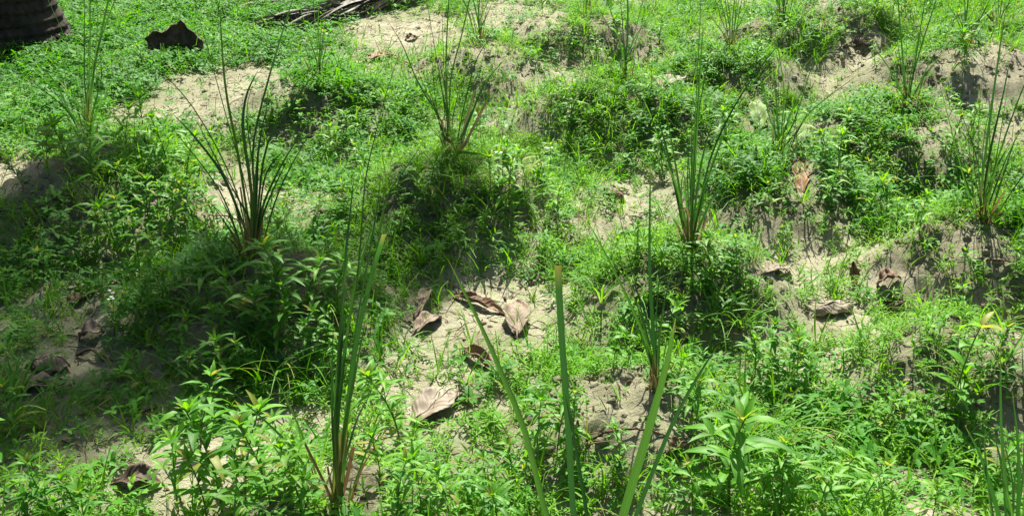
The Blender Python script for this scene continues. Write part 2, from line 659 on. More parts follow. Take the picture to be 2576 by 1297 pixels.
CLEAR = [(560, 235, 150, 40, 1), (640, 205, 80, 32, 1), (470, 275, 110, 28, 1), (350, 305, 70, 20, 1), (40, 455, 95, 34, 1), (2090, 205, 110, 38, 1), (2160, 130, 55, 30, 1),
         (600, 500, 70, 70, .9), (2545, 345, 50, 45, .9), (1010, 95, 110, 40, .8), (2490, 230, 70, 50, .7), (470, 1180, 110, 45, .8)]
LUSH = [(130, 800, 230, 110, .8), (260, 1030, 200, 70, .6), (2300, 680, 200, 70, .7), (1250, 610, 230, 80, .8), (2480, 150, 120, 60, .5), (600, 880, 330, 130, .95), (330, 870, 130, 110, .6), (1700, 800, 160, 90, .6), (2330, 480, 200, 80, .7), (1250, 560, 220, 90, .7), (250, 620, 250, 80, .8), (200, 560, 260, 120, .75), (120, 830, 200, 90, .6), (60, 1120, 140, 140, .8), (600, 800, 260, 120, .6), (1150, 500, 220, 90, .6), (330, 110, 420, 120, 1), (100, 250, 260, 110, 1), (560, 80, 200, 90, 1), (2100, 850, 500, 130, .8), (1950, 1150, 400, 160, .9), (950, 300, 200, 120, .6),
        (1800, 330, 500, 200, .5), (2250, 420, 250, 120, .7)]


def ellipse_sum(x, y, z, E, g=1.12):
    u, v = project(x, y, z)
    d = np.zeros(np.shape(x))
    for (px, py, rx, ry, k) in E:
        q = ((u - px) / (rx * g)) ** 2 + ((v - py) / (ry * g)) ** 2
        d = np.maximum(d, k * np.clip((1.5 - q) * 1.4, 0, 1))
    return d


def front_flank(x, y, e=0.03):
    """steepness of the ground falling towards the camera, 0..1"""
    g = (mounds(x, y + e) - mounds(x, y - e)) / (2 * e)
    return np.clip((g - .1) / 0.6, 0, 1)


# ------------------------------------------------------------------ ground sheet
def axis(lo, hi, step, far):
    core = np.arange(lo, hi + 1e-6, step)
    grow, v, s = [], hi, step
    while v < far:
        s *= 1.35
        v += s
        grow.append(v)
    left, v, s = [], lo, step
    while v > -far:
        s *= 1.35
        v -= s
        left.append(v)
    return np.array(left[::-1] + list(core) + grow)


gx, gy = axis(-4.6, 4.6, 0.014, 400), axis(1.0, 9.6, 0.022, 400)
gy = np.concatenate([gy[gy < 0.99], np.geomspace(1.0, 9.6, 430), gy[gy > 9.61]])
X, Y = np.meshgrid(gx, gy, indexing='ij')
Z = H(X, Y)
MK = np.clip(mounds(X, Y) / 0.13, 0, 1)
MK = np.where(Y > 1, MK * (1 - .8 * ellipse_sum(X, np.maximum(Y, 1), Z, SAND)), MK)
near = (np.abs(X) < 5) & (Y > 1) & (Y < 10)
moss = np.where(near, np.clip(fbm(X * 1.8 + 40, Y * 1.8 + 9, 3) * 2.2 - 0.75, 0, 1), 0.6)
nx_, ny_ = X.shape
idx = np.arange(nx_ * ny_).reshape(nx_, ny_)
Qg = np.stack([idx[:-1, :-1], idx[1:, :-1], idx[1:, 1:], idx[:-1, 1:]], -1).reshape(-1, 4)
gb = MB()
gb.add(np.stack([X, Y, Z], -1).reshape(-1, 3), Qg, None, np.stack([MK, moss, MK * 0, MK * 0 + 1], -1).reshape(-1, 4))
ground = gb.build('ground', M_SOIL)
tag(ground, 'pale sandy ground heaped into rows of low crumbly mounds', 'ground', kind='structure')


# ------------------------------------------------------------------ ground cover (stuff)
def tpl_star(seed):
    r = random.Random(seed)
    b = MB()
    h = r.uniform(0.015, 0.045)
    lean = np.array([r.uniform(-.6, .6), r.uniform(-.6, .6), 1.0]) * h
    az = r.uniform(0, 6.3)
    for k in range(r.choice([3, 4, 4])):
        t = 0.25 + 0.75 * k / 3
        for j in range(3 if k < 3 else 4):
            V, Q, D = leaf(r.uniform(.014, .026), r.uniform(.0032, .0052), 2, r.uniform(0.1, 0.9) + 0.25 * (k == 3), r.uniform(.3, 1.1), 0.35, 0.9, r.random())
            b.add(V @ rotz(az + j * 2.1 + r.uniform(-.3, .3)).T + lean * t, Q, None, D)
        az += 1.2
    return b.arrays()


def tpl_broad(seed):
    r = random.Random(seed)
    b = MB()
    for k in range(r.choice([4, 5, 6])):
        az = r.uniform(0, 6.3)
        hh = r.uniform(.01, .055)
        off = np.array([r.uniform(-.02, .02), r.uniform(-.02, .02), hh])
        for j in range(r.choice([2, 3])):
            V, Q, D = leaf(r.uniform(.015, .030), r.uniform(.007, .0125), 2, r.uniform(-.1, .7), r.uniform(.2, .9), 0.2, 0.85, r.random())
            b.add(V @ rotz(az + j * 2.4).T + off, Q, None, D)
    return b.arrays()


def tpl_grass(seed):
    r = random.Random(seed)
    b = MB()
    for k in range(r.choice([4, 5, 6, 7])):
        V, Q, D = leaf(r.uniform(.035, .11), r.uniform(.0022, .0045), 3, r.uniform(.7, 1.45), r.uniform(.2, 1.4), 0.4, 0.55, r.random())
        b.add(V @ rotz(r.uniform(0, 6.3)).T + np.array([r.uniform(-.01, .01), r.uniform(-.01, .01), 0]), Q, None, D)
    return b.arrays()


def tpl_flake(seed):
    r = random.Random(seed)
    b = MB()
    if r.random() < 0.5:
        V, Q, D = leaf(r.uniform(.006, .02), r.uniform(.003, .009), 2, r.uniform(-.1, .5), r.uniform(-.8, .8), r.uniform(-.5, .5), .8, r.random())
        b.add(V, Q, None, D)
    else:
        L = r.uniform(.012, .05)
        V, Q, T, D = tube([[0, 0, 0], [r.uniform(-.004, .004), L * .5, r.uniform(0, .006)], [r.uniform(-.008, .008), L, 0.001]], [.0011, .0013, .0006], 3, r.random())
        b.add(V, Q, T, D)
    return b.arrays()


def candidates(n, y0=1.35, y1=9.3):
    y = RNG.random(n) * (y1 - y0) + y0
    x = (RNG.random(n) * 2 - 1) * 4.6
    ok = np.abs(x) < 0.50 * y + 0.75
    return x[ok], y[ok]


def scatter(b, tpls, x, y, sc, tilt=0.25, lift=-0.002):
    z = H(x, y) + lift
    n = len(x)
    which = RNG.integers(0, len(tpls), n)
    az = RNG.random(n) * 6.2832
    ta, tb = RNG.normal(0, tilt, n), RNG.normal(0, tilt, n)
    rnd = RNG.random(n)
    for k, (V, Q, T, D) in enumerate(tpls):
        i = np.where(which == k)[0]
        if not len(i):
            continue
        c, s = np.cos(az[i]), np.sin(az[i])
        P = V[None] * sc[i][:, None, None]
        x0 = P[..., 0] * c[:, None] - P[..., 1] * s[:, None]
        y0 = P[..., 0] * s[:, None] + P[..., 1] * c[:, None]
        z0 = P[..., 2]
        x1 = x0 + z0 * ta[i][:, None]
        y1 = y0 + z0 * tb[i][:, None]
        z1 = z0 - x0 * ta[i][:, None] - y0 * tb[i][:, None]
        W = np.stack([x1 + x[i][:, None], y1 + y[i][:, None], z1 + z[i][:, None]], -1)
        m_ = len(i)
        off = (np.arange(m_) * len(V))[:, None, None]
        DD = np.repeat(D[None], m_, 0).copy()
        DD[..., 0] = 0.5 * DD[..., 0] + 0.5 * rnd[i][:, None]
        b.add(W.reshape(-1, 3), (Q[None] + off).reshape(-1, 4) if len(Q) else None, (T[None] + off).reshape(-1, 3) if len(T) else None, DD.reshape(-1, 4))


def cover_density(x, y):
    z = H(x, y)
    s = ellipse_sum(x, y, z, SAND)
    l = ellipse_sum(x, y, z, LUSH)
    f = front_flank(x, y)
    n = np.clip((fbm(x * 3.1, y * 3.1, 3) - 0.36) * 4.6, 0, 1)
    c = 1 - .9 * ellipse_sum(x, y, z, CLEAR, 1.0)
    d = (0.16 + 0.78 * n) * (1 - 0.74 * s) * (1 - 0.22 * f)
    return np.clip(np.maximum(d, l * (0.5 + 0.5 * n) * (1 - 0.35 * f) * (1 - 0.9 * s)) * c, 0, 1)


x, y = candidates(155000)
keep = RNG.random(len(x)) < cover_density(x, y)
x, y = x[keep], y[keep]
left_lush = np.clip((-(x + 0.6)) * 1.2, 0, 1) * np.clip((y - 4.3) * 1.2, 0, 1)       # broad leaved carpet round the palm
kind = RNG.random(len(x)) < 0.07 + 0.8 * left_lush + 0.22 * (fbm(x * 1.3 + 8, y * 1.3, 2) > 0.58)
b = MB()
i = ~kind
sc_ = RNG.uniform(0.75, 1.5, i.sum()) * (1 - .58 * ellipse_sum(x[i], y[i], H(x[i], y[i]), SAND))
scatter(b, [tpl_star(k) for k in range(14)], x[i], y[i], sc_)
tag(b.build('creeping_weeds', M_COVER), 'low creeping weeds with tiny narrow leaves carpeting the sand', 'ground cover', kind='stuff')
b = MB()
i = kind
scatter(b, [tpl_broad(k) for k in range(10)], x[i], y[i], RNG.uniform(0.7, 1.5, i.sum()))
tag(b.build('clover_like_weeds', M_BROAD), 'carpet of small round-leaved herbs spreading around the palm trunk', 'ground cover', kind='stuff')
x, y = candidates(46000)
keep = RNG.random(len(x)) < np.clip(cover_density(x, y), .02, 1) * (0.25 + 0.75 * (fbm(x * 1.7 + 3, y * 1.7 + 60, 2) > 0.5)) * 0.75
x, y = x[keep], y[keep]
b = MB()
scatter(b, [tpl_grass(k) for k in range(12)], x, y, RNG.uniform(0.7, 1.5, len(x)), tilt=0.2)
tag(b.build('short_grass', M_GRASS), 'short wispy grass growing between the weeds', 'grass', kind='stuff')
x, y = candidates(80000)
keep = RNG.random(len(x)) < .45 + .55 * ellipse_sum(x, y, H(x, y), SAND)
x, y = x[keep], y[keep]
b = MB()
scatter(b, [tpl_flake(k) for k in range(24)], x, y, RNG.uniform(0.35, 1.3, len(x)), tilt=0.25, lift=0.001)
tag(b.build('plant_litter', M_LITTER), 'dark crumbs of twigs and rotted leaves strewn over the sand', 'litter', kind='stuff')

def tpl_straw(seed):
    r = random.Random(seed)
    L = r.uniform(.03, .13)
    a = r.uniform(-.3, .9)
    P = np.array([[0, 0, .004], [r.uniform(-.01, .01), L * .5 * math.cos(a), L * .5 * math.sin(a) + .006], [r.uniform(-.02, .02), L * math.cos(a), max(.003, L * math.sin(a) * r.uniform(.3, 1))]])
    V, Q, T, D = tube(P, [.0012, .0011, .0006], 3, r.random())
    return V, Q, T, D


x, y = candidates(5200)
b = MB()
scatter(b, [tpl_straw(k) for k in range(24)], x, y, RNG.uniform(0.6, 1.3, len(x)), tilt=0.2, lift=0.0)
tag(b.build('dry_straw', M_DRYREED), 'thin dead grass stems and straws lying among the weeds', 'straw', kind='stuff')


# small upright weeds between the cover, too many to count
def tpl_sprig(seed):
    r = random.Random(seed)
    b = MB()
    h = r.uniform(.045, .085)
    lean = np.array([r.uniform(-.35, .35), r.uniform(-.35, .35), 1.0]) * h
    V, Q, T, D = tube([[0, 0, 0], lean * .5, lean], [.0014, .0012, .0008], 3, .3)
    b.add(V, Q, T, D)
    az = r.uniform(0, 6.3)
    nn = r.choice([4, 5, 6])
    wd = r.uniform(.16, .30)
    for k in range(nn):
        t = .2 + .8 * k / (nn - 1)
        for j in range(2 if k < nn - 1 else 4):
            L = r.uniform(.018, .036) * (1 if k < nn - 1 else .7)
            V, Q, D = leaf(L, L * wd, 3, r.uniform(.2, .8) + .35 * (k == nn - 1), r.uniform(.4, 1.2), .3, .87, r.random())
            b.add(V @ rotz(az + j * (3.14 if k < nn - 1 else 1.57) + r.uniform(-.3, .3)).T + lean * t, Q, None, D)
        az += 1.57
    return b.arrays()


x, y = candidates(16000)
keep = RNG.random(len(x)) < cover_density(x, y) * (1 - .6 * ellipse_sum(x, y, H(x, y), SAND)) * (0.15 + 0.6 * (fbm(x * 2.2 + 30, y * 2.2 + 11, 2) > 0.5))
x, y = x[keep], y[keep]
b = MB()
scatter(b, [tpl_sprig(k) for k in range(16)], x, y, RNG.uniform(0.6, 1.25, len(x)), tilt=0.22)
tag(b.build('small_weeds', M_WEED), 'countless small upright weeds mixed into the green carpet', 'ground cover', kind='stuff')


def tpl_clod(seed):
    r = np.random.default_rng(seed)
    V, T = [], []
    n, ms = 6, 4
    sc = np.array([r.uniform(.7, 1.3), r.uniform(.7, 1.3), r.uniform(.5, .9)]) * .008
    for i in range(ms + 1):
        th = math.pi * i / ms
        for k in range(n):
            a = 2 * math.pi * k / n
            V.append(np.array([math.sin(th) * math.cos(a), math.sin(th) * math.sin(a), math.cos(th)]) * sc * r.uniform(.7, 1.2))
    Q = [[i * n + k, (i + 1) * n + k, (i + 1) * n + (k + 1) % n, i * n + (k + 1) % n] for i in range(ms) for k in range(n)]
    return np.array(V), np.array(Q), np.zeros((0, 3), int), np.tile([0.9, 0.2, 0, 1], (len(V), 1))


x, y = candidates(90000)
mm = mounds(x, y)
keep = RNG.random(len(x)) < np.clip(mm / .08, .10, 1) * (0.25 + 0.75 * front_flank(x, y)) * (fbm(x * 6, y * 6, 2) > .42)
x, y = x[keep], y[keep]
b = MB()
scatter(b, [tpl_clod(k) for k in range(12)], x, y, RNG.uniform(0.4, 1.8, len(x)) ** 1.5, tilt=.3)
tag(b.build('soil_crumbs', M_SOIL), 'crumbs of soil fallen down the mound faces', 'soil crumbs', kind='stuff')

# ------------------------------------------------------------------ weeds: prototypes
CLUMP_DESC = {
    'A': 'the clump beside palm trunk', 'B': 'the straw-based fan-shaped clump', 'C': 'the tall brown-sheathed front clump',
    'D': 'the clump with broken blade', 'E': 'the clump with folded blade', 'F': 'the sparse clump on sand',
    'G': 'the wide-bladed nearest clump', 'I': 'the clump above orange leaf', 'J': 'the clump on root stump',
    'K': 'the dense right edge clump', 'L': 'the clump under fallen frond', 'M': 'the far bare-sand clump',
    'N': 'the pale-bladed thin clump', 'O': 'the far fanned-out clump', 'P': 'the twin straw-stub clumps',
    'S': 'the faint farthest clump', 'V': 'the short far clump', 'R': 'the bottom corner clump', 'T': 'the clumpless dark mound', 'U': 'the clumpless far mound',
}


def make_weed(seed, style):
    """returns (stem mesh, leaf mesh, natural height)"""
    r = random.Random(seed)
    sb, lb = MB(), MB()
    h = 0.20
    nodes = {'lance': r.choice([5, 6, 7]), 'broad': r.choice([3, 4]), 'seedling': 2}[style]
    lean = [r.uniform(-.05, .05), r.uniform(-.05, .05)]
    P = np.array([[lean[0] * t * t, lean[1] * t * t, h * t] for t in np.linspace(0, 1, 7)])
    V, Q, T, D = tube(P, np.linspace(.0028, .0013, 7), 5)
    sb.add(V, Q, T, D)
    az = r.uniform(0, 6.3)
    for k in range(nodes):
        t = 0.18 + 0.8 * (k / max(1, nodes - 1)) ** 0.85
        p = np.array([lean[0] * t * t, lean[1] * t * t, h * t])
        if style == 'lance':
            L, W = r.uniform(.070, .105) * (0.75 + 0.45 * math.sin(math.pi * min(t, .85))), r.uniform(.014, .021)
            nl = 2
        elif style == 'broad':
            L, W = r.uniform(.055, .08) * (1.1 - .3 * t), r.uniform(.026, .036)
            nl = 2 if k else 3
        else:
            L, W = r.uniform(.05, .075), r.uniform(.018, .024)
            nl = 3
        for j in range(nl):
            a = az + j * 2 * math.pi / nl + r.uniform(-.3, .3)
            V, Q, D = leaf(L * r.uniform(.8, 1.15), W, 5, r.uniform(.25, .85), r.uniform(.7, 1.5), r.uniform(.15, .45), .85 if style != 'broad' else .8, r.random(), .12)
            lb.add(V @ rotz(a).T + p, Q, None, D)
            if style == 'lance' and r.random() < .75:                   # small leaves in the axil
                for q in range(2):
                    V, Q, D = leaf(L * r.uniform(.3, .55), W * .6, 3, r.uniform(.6, 1.2), r.uniform(.5, 1.1), .3, .85, r.random())
                    lb.add(V @ rotz(a + r.uniform(-.6, .6)).T + p + np.array([0, 0, .004]), Q, None, D)
        az += math.pi / 2 + r.uniform(-.25, .25)
        if style == 'lance' and k in (1, 2, 3) and r.random() < .6:     # a short side shoot
            a = az + 0.8
            e = p + np.array([-math.sin(a) * .035, math.cos(a) * .035, .045])
            V, Q, T, D = tube([p, (p + e) / 2 + [0, 0, -.003], e], [.0016, .0014, .001], 4)
            sb.add(V, Q, T, D)
            for q in range(4):
                V, Q, D = leaf(r.uniform(.035, .06), r.uniform(.010, .014), 4, r.uniform(.2, .9), r.uniform(.5, 1.2), .3, .85, r.random())
                lb.add(V @ rotz(a + q * 1.57).T + e, Q, None, D)
    top = np.array([lean[0], lean[1], h])
    for j in range({'lance': 5, 'broad': 3, 'seedling': 3}[style]):      # rosette of young leaves at the tip
        V, Q, D = leaf(r.uniform(.03, .06), r.uniform(.009, .014) if style != 'broad' else .018, 4, r.uniform(.8, 1.35), r.uniform(.4, 1.0), .4, .85, .5 + .5 * r.random())
        lb.add(V @ rotz(az + j * 1.3).T + top, Q, None, D)
    return sb.mesh('stem', M_STEM), lb.mesh('leaves', M_WEED)


def make_tuft(seed, n, L, W):
    r = random.Random(seed)
    b = MB()
    for k in range(n):
        l = L * r.uniform(.5, 1.1)
        V, Q, D = leaf(l, W * r.uniform(.7, 1.2), 7, r.uniform(.7, 1.4), r.uniform(.4, 1.9), .45, .5, r.random())
        b.add(V @ rotz(r.uniform(0, 6.3)).T + np.array([r.uniform(-.012, .012), r.uniform(-.012, .012), 0]), Q, None, D)
    return b.mesh('grass_tuft', M_GRASS)


PROTO = {('lance', k): make_weed(100 + k, 'lance') for k in range(9)}
PROTO.update({('broad', k): make_weed(200 + k, 'broad') for k in range(5)})
PROTO.update({('seedling', k): make_weed(300 + k, 'seedling') for k in range(5)})
TUFT = [make_tuft(400 + k, 11 + k, .20, .0062) for k in range(6)]

WEEDS = []        # (object, kind words, x, y)
_proto_count = {}


def weed(x, y, height, style, var=None):
    var = random.randrange(9 if style == 'lance' else 5) if var is None else var
    sm, lm = PROTO[(style, var)]
    sc = height / 0.21
    o = empty({'lance': 'leafy_weed', 'broad': 'broadleaf_weed', 'seedling': 'weed_seedling'}[style], (x, y, Hs(x, y) - .004), random.uniform(0, 6.28), sc)
    o.rotation_euler = (random.uniform(-.15, .15), random.uniform(-.15, .15), random.uniform(0, 6.28))
    for nm, me in (('stem', sm), ('leaves', lm)):
        c = bpy.data.objects.new(nm, me)
        COL.objects.link(c)
        c.parent = o
    size = 'tall' if height > .19 else ('small' if height < .11 else 'medium')
    WEEDS.append((o, size + ' ' + {'lance': 'lance-leaved weed', 'broad': 'broad-leaved weed', 'seedling': 'weed seedling'}[style], x, y))
    return o


def tuft(x, y, sc, var=None):
    o = bpy.data.objects.new('grass_tuft', TUFT[random.randrange(6) if var is None else var])
    COL.objects.link(o)
    o.location = (x, y, Hs(x, y) - .004)
    o.rotation_euler = (random.uniform(-.15, .15), random.uniform(-.15, .15), random.uniform(0, 6.28))
    o.scale = (sc, sc, sc)
    WEEDS.append((o, ('large' if sc > 1 else 'small') + ' grass tuft', x, y))
    return o


# (base px, base py, height in px, style) read off the photograph
KEY = [(560, 1290, 230, 'lance'), (620, 1285, 210, 'lance'), (680, 1270, 170, 'lance'), (590, 1215, 150, 'lance'), (1005, 1110, 150, 'lance'),
       (505, 1130, 140, 'lance'), (375, 985, 90, 'lance'), (730, 830, 190, 'lance'), (770, 790, 130, 'lance'), (690, 790, 110, 'lance'),
       (2400, 1010, 190, 'broad'), (1835, 1270, 240, 'lance'), (1680, 910, 120, 'broad'), (1130, 1310, 130, 'lance'), (1180, 1290, 110, 'lance'),
       (1350, 1140, 120, 'lance'), (1400, 1150, 130, 'lance'), (1440, 1110, 110, 'lance'), (1930, 960, 130, 'lance'), (1990, 950, 120, 'lance'), (2040, 980, 110, 'lance'),
       (1890, 990, 120, 'lance'), (40, 1120, 120, 'lance'), (15, 1270, 160, 'broad'), (360, 1300, 80, 'broad'), (1545, 920, 100, 'seedling'), (1590, 930, 90, 'seedling'),
       (240, 470, 130, 'lance'), (320, 400, 120, 'lance'), (370, 390, 130, 'lance'), (425, 430, 130, 'lance'), (470, 470, 110, 'lance'), (300, 660, 130, 'lance'),
       (380, 590, 110, 'lance'), (250, 640, 90, 'lance'), (120, 450, 110, 'lance'), (180, 430, 120, 'lance'), (330, 500, 70, 'broad'), (440, 560, 110, 'lance'),
       (60, 480, 70, 'lance'), (20, 750, 60, 'lance'), (140, 740, 100, 'lance'), (500, 600, 120, 'lance'), (540, 560, 90, 'lance'),
       (1080, 540, 120, 'lance'), (1050, 510, 90, 'lance'), (1110, 470, 80, 'lance'), (1230, 510, 100, 'lance'), (1280, 540, 110, 'lance'), (1330, 500, 100, 'lance'),
       (1200, 380, 90, 'broad'), (1260, 370, 90, 'broad'), (1370, 470, 80, 'lance'), (1160, 640, 70, 'lance'), (1230, 610, 60, 'seedling'), (1090, 700, 50, 'lance'),
       (1000, 600, 70, 'lance'), (1400, 560, 80, 'lance'), (1790, 690, 80, 'lance'), (1720, 690, 70, 'lance'), (1850, 700, 90, 'lance'), (1600, 650, 90, 'lance'),
       (1530, 690, 80, 'lance'), (2070, 520, 90, 'lance'), (2180, 560, 90, 'lance'), (2250, 600, 80, 'lance'), (2310, 590, 90, 'lance'), (2130, 480, 70, 'lance'),
       (1980, 640, 60, 'lance'), (1930, 560, 80, 'lance'), (2390, 400, 90, 'lance'), (2440, 350, 80, 'lance'), (2300, 420, 80, 'lance'), (2420, 190, 90, 'lance'),
       (2400, 140, 70, 'lance'), (2200, 40, 70, 'lance'), (2240, 60, 70, 'lance'), (2120, 110, 50, 'lance'), (870, 360, 70, 'lance'), (830, 400, 70, 'lance'),
       (930, 440, 80, 'lance'), (760, 330, 60, 'broad'), (820, 150, 60, 'broad'), (730, 620, 90, 'lance'), (690, 560, 70, 'lance'), (800, 590, 80, 'lance'),
       (1715, 330, 40, 'seedling'), (1590, 390, 45, 'seedling'), (1490, 330, 40, 'seedling'), (1440, 130, 50, 'lance'), (1500, 150, 50, 'lance'), (1380, 110, 45, 'lance'),
       (1550, 120, 60, 'lance'), (1660, 110, 60, 'lance'), (1800, 180, 50, 'lance'), (1900, 170, 60, 'lance'), (1960, 120, 60, 'lance'), (550, 60, 90, 'lance'),
       (40, 290, 60, 'lance'), (2500, 1230, 120, 'lance'), (2440, 1260, 100, 'lance'), (2100, 1260, 110, 'lance'), (2000, 1230, 120, 'lance'), (1910, 1270, 130, 'lance'),
       (1740, 1290, 110, 'lance'), (2200, 1130, 80, 'broad'), (2300, 1090, 80, 'broad'), (2540, 730, 80, 'lance'), (2350, 900, 80, 'lance'), (2440, 720, 70, 'lance'),
       (2160, 890, 60, 'lance'), (770, 1290, 120, 'lance'), (480, 1000, 100, 'lance'), (430, 820, 110, 'lance'), (560, 870, 100, 'lance'), (620, 860, 90, 'lance'),
       (290, 820, 80, 'lance'), (2540, 430, 60, 'lance'), (1220, 1240, 100, 'lance'), (1290, 1230, 90, 'lance'), (960, 1230, 110, 'lance'), (1060, 1180, 90, 'lance')]
KEY += [(450, 1290, 150, 'lance'), (520, 1310, 150, 'lance'), (1000, 1310, 130, 'lance'), (1060, 1300, 140, 'lance'), (1250, 1320, 130, 'lance'), (1960, 1310, 150, 'lance'), (2050, 1320, 140, 'lance'), (2160, 1310, 130, 'lance'), (2340, 1320, 110, 'lance'), (200, 1310, 110, 'lance'), (110, 1300, 120, 'lance'), (1660, 1310, 120, 'lance'), (520, 770, 120, 'lance'), (590, 800, 110, 'lance'), (660, 860, 130, 'lance'), (560, 950, 110, 'lance'), (420, 770, 110, 'lance'), (350, 800, 100, 'lance'),
        (450, 910, 100, 'lance'), (610, 970, 110, 'lance'), (700, 900, 120, 'lance'), (820, 890, 110, 'lance'), (840, 770, 110, 'lance'), (540, 710, 100, 'lance'),
        (860, 970, 100, 'lance'), (770, 930, 100, 'lance'), (400, 690, 100, 'lance'), (1690, 1010, 110, 'lance'), (1740, 1060, 130, 'lance'), (1560, 1170, 90, 'lance')]
for (px, py, hp, st) in KEY:
    g = ground_hit(px, py)
    zc = g[1] * CP - (g[2] - CAM_Z) * SP
    weed(g[0], g[1], max(.05, hp * zc / FPX / CP * (1.08 if py < 1050 else 1.2)), st)
TUFTS = [(480, 960, 1.1), (540, 1000, 1.1), (660, 980, 1.2), (780, 990, 1.1), (420, 960, .9), (820, 820, 1.0), (380, 880, .9), (300, 960, .8), (700, 960, 1.2), (640, 900, 1.0), (760, 930, 1.0), (560, 930, .9), (60, 1010, 1.3), (20, 1090, 1.3), (110, 1080, .9), (430, 640, .9), (90, 700, .8), (1010, 880, .8),
         (1900, 1150, 1.2), (1960, 1120, 1.2), (1850, 1130, 1.1), (2050, 1100, .9), (2420, 960, 1.0), (2460, 1000, 1.0), (1920, 460, .9), (1800, 800, 1.0), (1860, 840, 1.0),
         (1510, 760, .9), (1600, 780, .9), (1450, 640, .7), (960, 640, .8), (870, 650, .8), (1300, 360, .9), (1380, 300, .8), (2120, 300, .8), (2180, 230, .6), (2250, 470, .8),
         (2450, 300, .7), (600, 760, .9), (350, 720, .8), (500, 800, .9), (1480, 1280, .8), (1700, 1200, .9), (2350, 1200, .9), (2250, 1290, .9), (920, 1150, 1.1), (880, 1100, .9),
         (300, 60, 1.0), (350, 40, 1.0), (420, 30, .9), (240, 180, .9), (180, 250, .9), (60, 230, 1.0), (20, 180, 1.0), (1100, 1240, .9), (1520, 420, .6), (1440, 250, .6),
         (1280, 130, .5), (1700, 60, .6), (1760, 150, .6), (2060, 160, .5), (1990, 260, .7), (840, 460, .8), (980, 420, .8), (900, 280, .7), (2520, 920, .9), (2100, 760, .7)]
for (px, py, sc) in TUFTS:
    g = ground_hit(px, py)
    tuft(g[0], g[1], sc)
# the rest, thickest round the mounds
n_more, tries = 0, 0
while n_more < 120 and tries < 6000:
    tries += 1
    y = random.uniform(1.7, 8.6)
    x = random.uniform(-1, 1) * (0.5 * y + 0.3)
    mm = float(mounds(np.array([x]), np.array([y]))[0])
    ff = float(front_flank(np.array([x]), np.array([y]))[0])
    ss = float(ellipse_sum(np.array([x]), np.array([y]), np.array([Hs(x, y)]), SAND)[0])
    w = (0.25 + 0.75 * min(1, mm / .1)) * (1 - .5 * ff) * (1 - .92 * ss)
    if random.random() > w:
        continue
    st = random.choices(['lance', 'broad', 'seedling'], [6, 1.2, 2])[0]
    weed(x, y, random.uniform(.075, .19) * (1.0 if st == 'lance' else .7), st)
    n_more += 1
n_more = 0
while n_more < 50:
    y = random.uniform(1.9, 8.6)
    x = random.uniform(-1, 1) * (0.5 * y + 0.3)
    ss = float(ellipse_sum(np.array([x]), np.array([y]), np.array([Hs(x, y)]), SAND)[0])
    if random.random() < 1 - .9 * ss:
        tuft(x, y, random.uniform(.45, .95))
        n_more += 1

# a sprig of white flowers on one shaded weed, tiny flower heads on two more
for (px, py, nfl) in ((287, 850, 6), (1385, 440, 4), (1265, 470, 2)):
    g = ground_hit(px, py)
    o = weed(g[0], g[1], .15, 'lance')
    fb = MB()
    for k in range(nfl):
        c = np.array([random.uniform(-.02, .02), random.uniform(-.02, .02), .19 + random.uniform(-.03, .03)])
        for j in range(5):
            V, Q, D = leaf(.008, .006, 2, .4, .5, .1, .7)
            fb.add(V @ rotz(j * 1.257).T + c, Q, None, D)
    fb.build('flower', M_PETAL, o)
    WEEDS[-1] = (o, 'white-flowered weed', g[0], g[1])

# labels: which clump a weed grows by, on which side, and which one of those it is
ORD = ['first', 'second', 'third', 'fourth', 'fifth', 'sixth', 'seventh', 'eighth', 'ninth', 'tenth', 'eleventh', 'twelfth', 'thirteenth', 'fourteenth', 'fifteenth', 'sixteenth']
bins = {}
for (o, kw, x, y) in WEEDS:
    k = min(MC, key=lambda q: (x - MC[q][0]) ** 2 + (y - MC[q][1]) ** 2)
    dx, dy = x - MC[k][0], y - MC[k][1]
    if math.hypot(dx, dy) < .16:
        side = 'at the foot of'
    elif abs(dx) > abs(dy):
        side = 'right of' if dx > 0 else 'left of'
    else:
        side = 'behind' if dy > 0 else 'in front of'
    bins.setdefault((kw, side, k), []).append((project(x, y, Hs(x, y))[0], o))
for (kw, side, k), L in bins.items():
    L.sort(key=lambda q: q[0])
    for i, (u, o) in enumerate(L):
        lab = f'{kw} {side} {CLUMP_DESC[k]}'
        if len(L) > 1:
            lab += f', {ORD[i]} from left' if len(L) > 1 and i < len(ORD) else ''
        tag(o, lab, 'grass tuft' if 'tuft' in kw else 'weed', 'grass tufts between the mounds' if 'tuft' in kw else 'leafy weeds around the mounds')


# ------------------------------------------------------------------ reed clumps
def blade_mesh(P, W, twist, rnd, blunt=False, n=14, s0=0.0, fold=.5):
    C = spline(P, n)
    V, D = [], []
    view = np.array([0, 0, CAM_Z]) - C[0]
    view /= np.linalg.norm(view)
    for i in range(n + 1):
        s = i / n
        t = C[min(i + 1, n)] - C[max(i - 1, 0)]
        t /= np.linalg.norm(t) + 1e-9
        a = np.cross(t, [0, -1, 0.25])
        a /= np.linalg.norm(a) + 1e-9
        b = np.cross(t, a)
        th = twist * (1 + .4 * s)
        u, v = a * math.cos(th) + b * math.sin(th), -a * math.sin(th) + b * math.cos(th)
        w = W * .5 * (0.75 + .25 * min(1, s * 6)) * (1 if blunt else min(1, ((1 - s) * 2.0) ** .6 + .03))
        V += [C[i] - u * w + v * w * fold, C[i], C[i] + u * w + v * w * fold]
        ss = s0 + (1 - s0) * s
        D += [[rnd, 1, ss, 1], [rnd, 0, ss, 1], [rnd, 1, ss, 1]]
    Q = []
    for i in range(n):
        k = i * 3
        Q += [[k, k + 1, k + 4, k + 3], [k + 1, k + 2, k + 5, k + 4]]
    b_ = MB()
    b_.add(V, Q, None, D)
    return b_


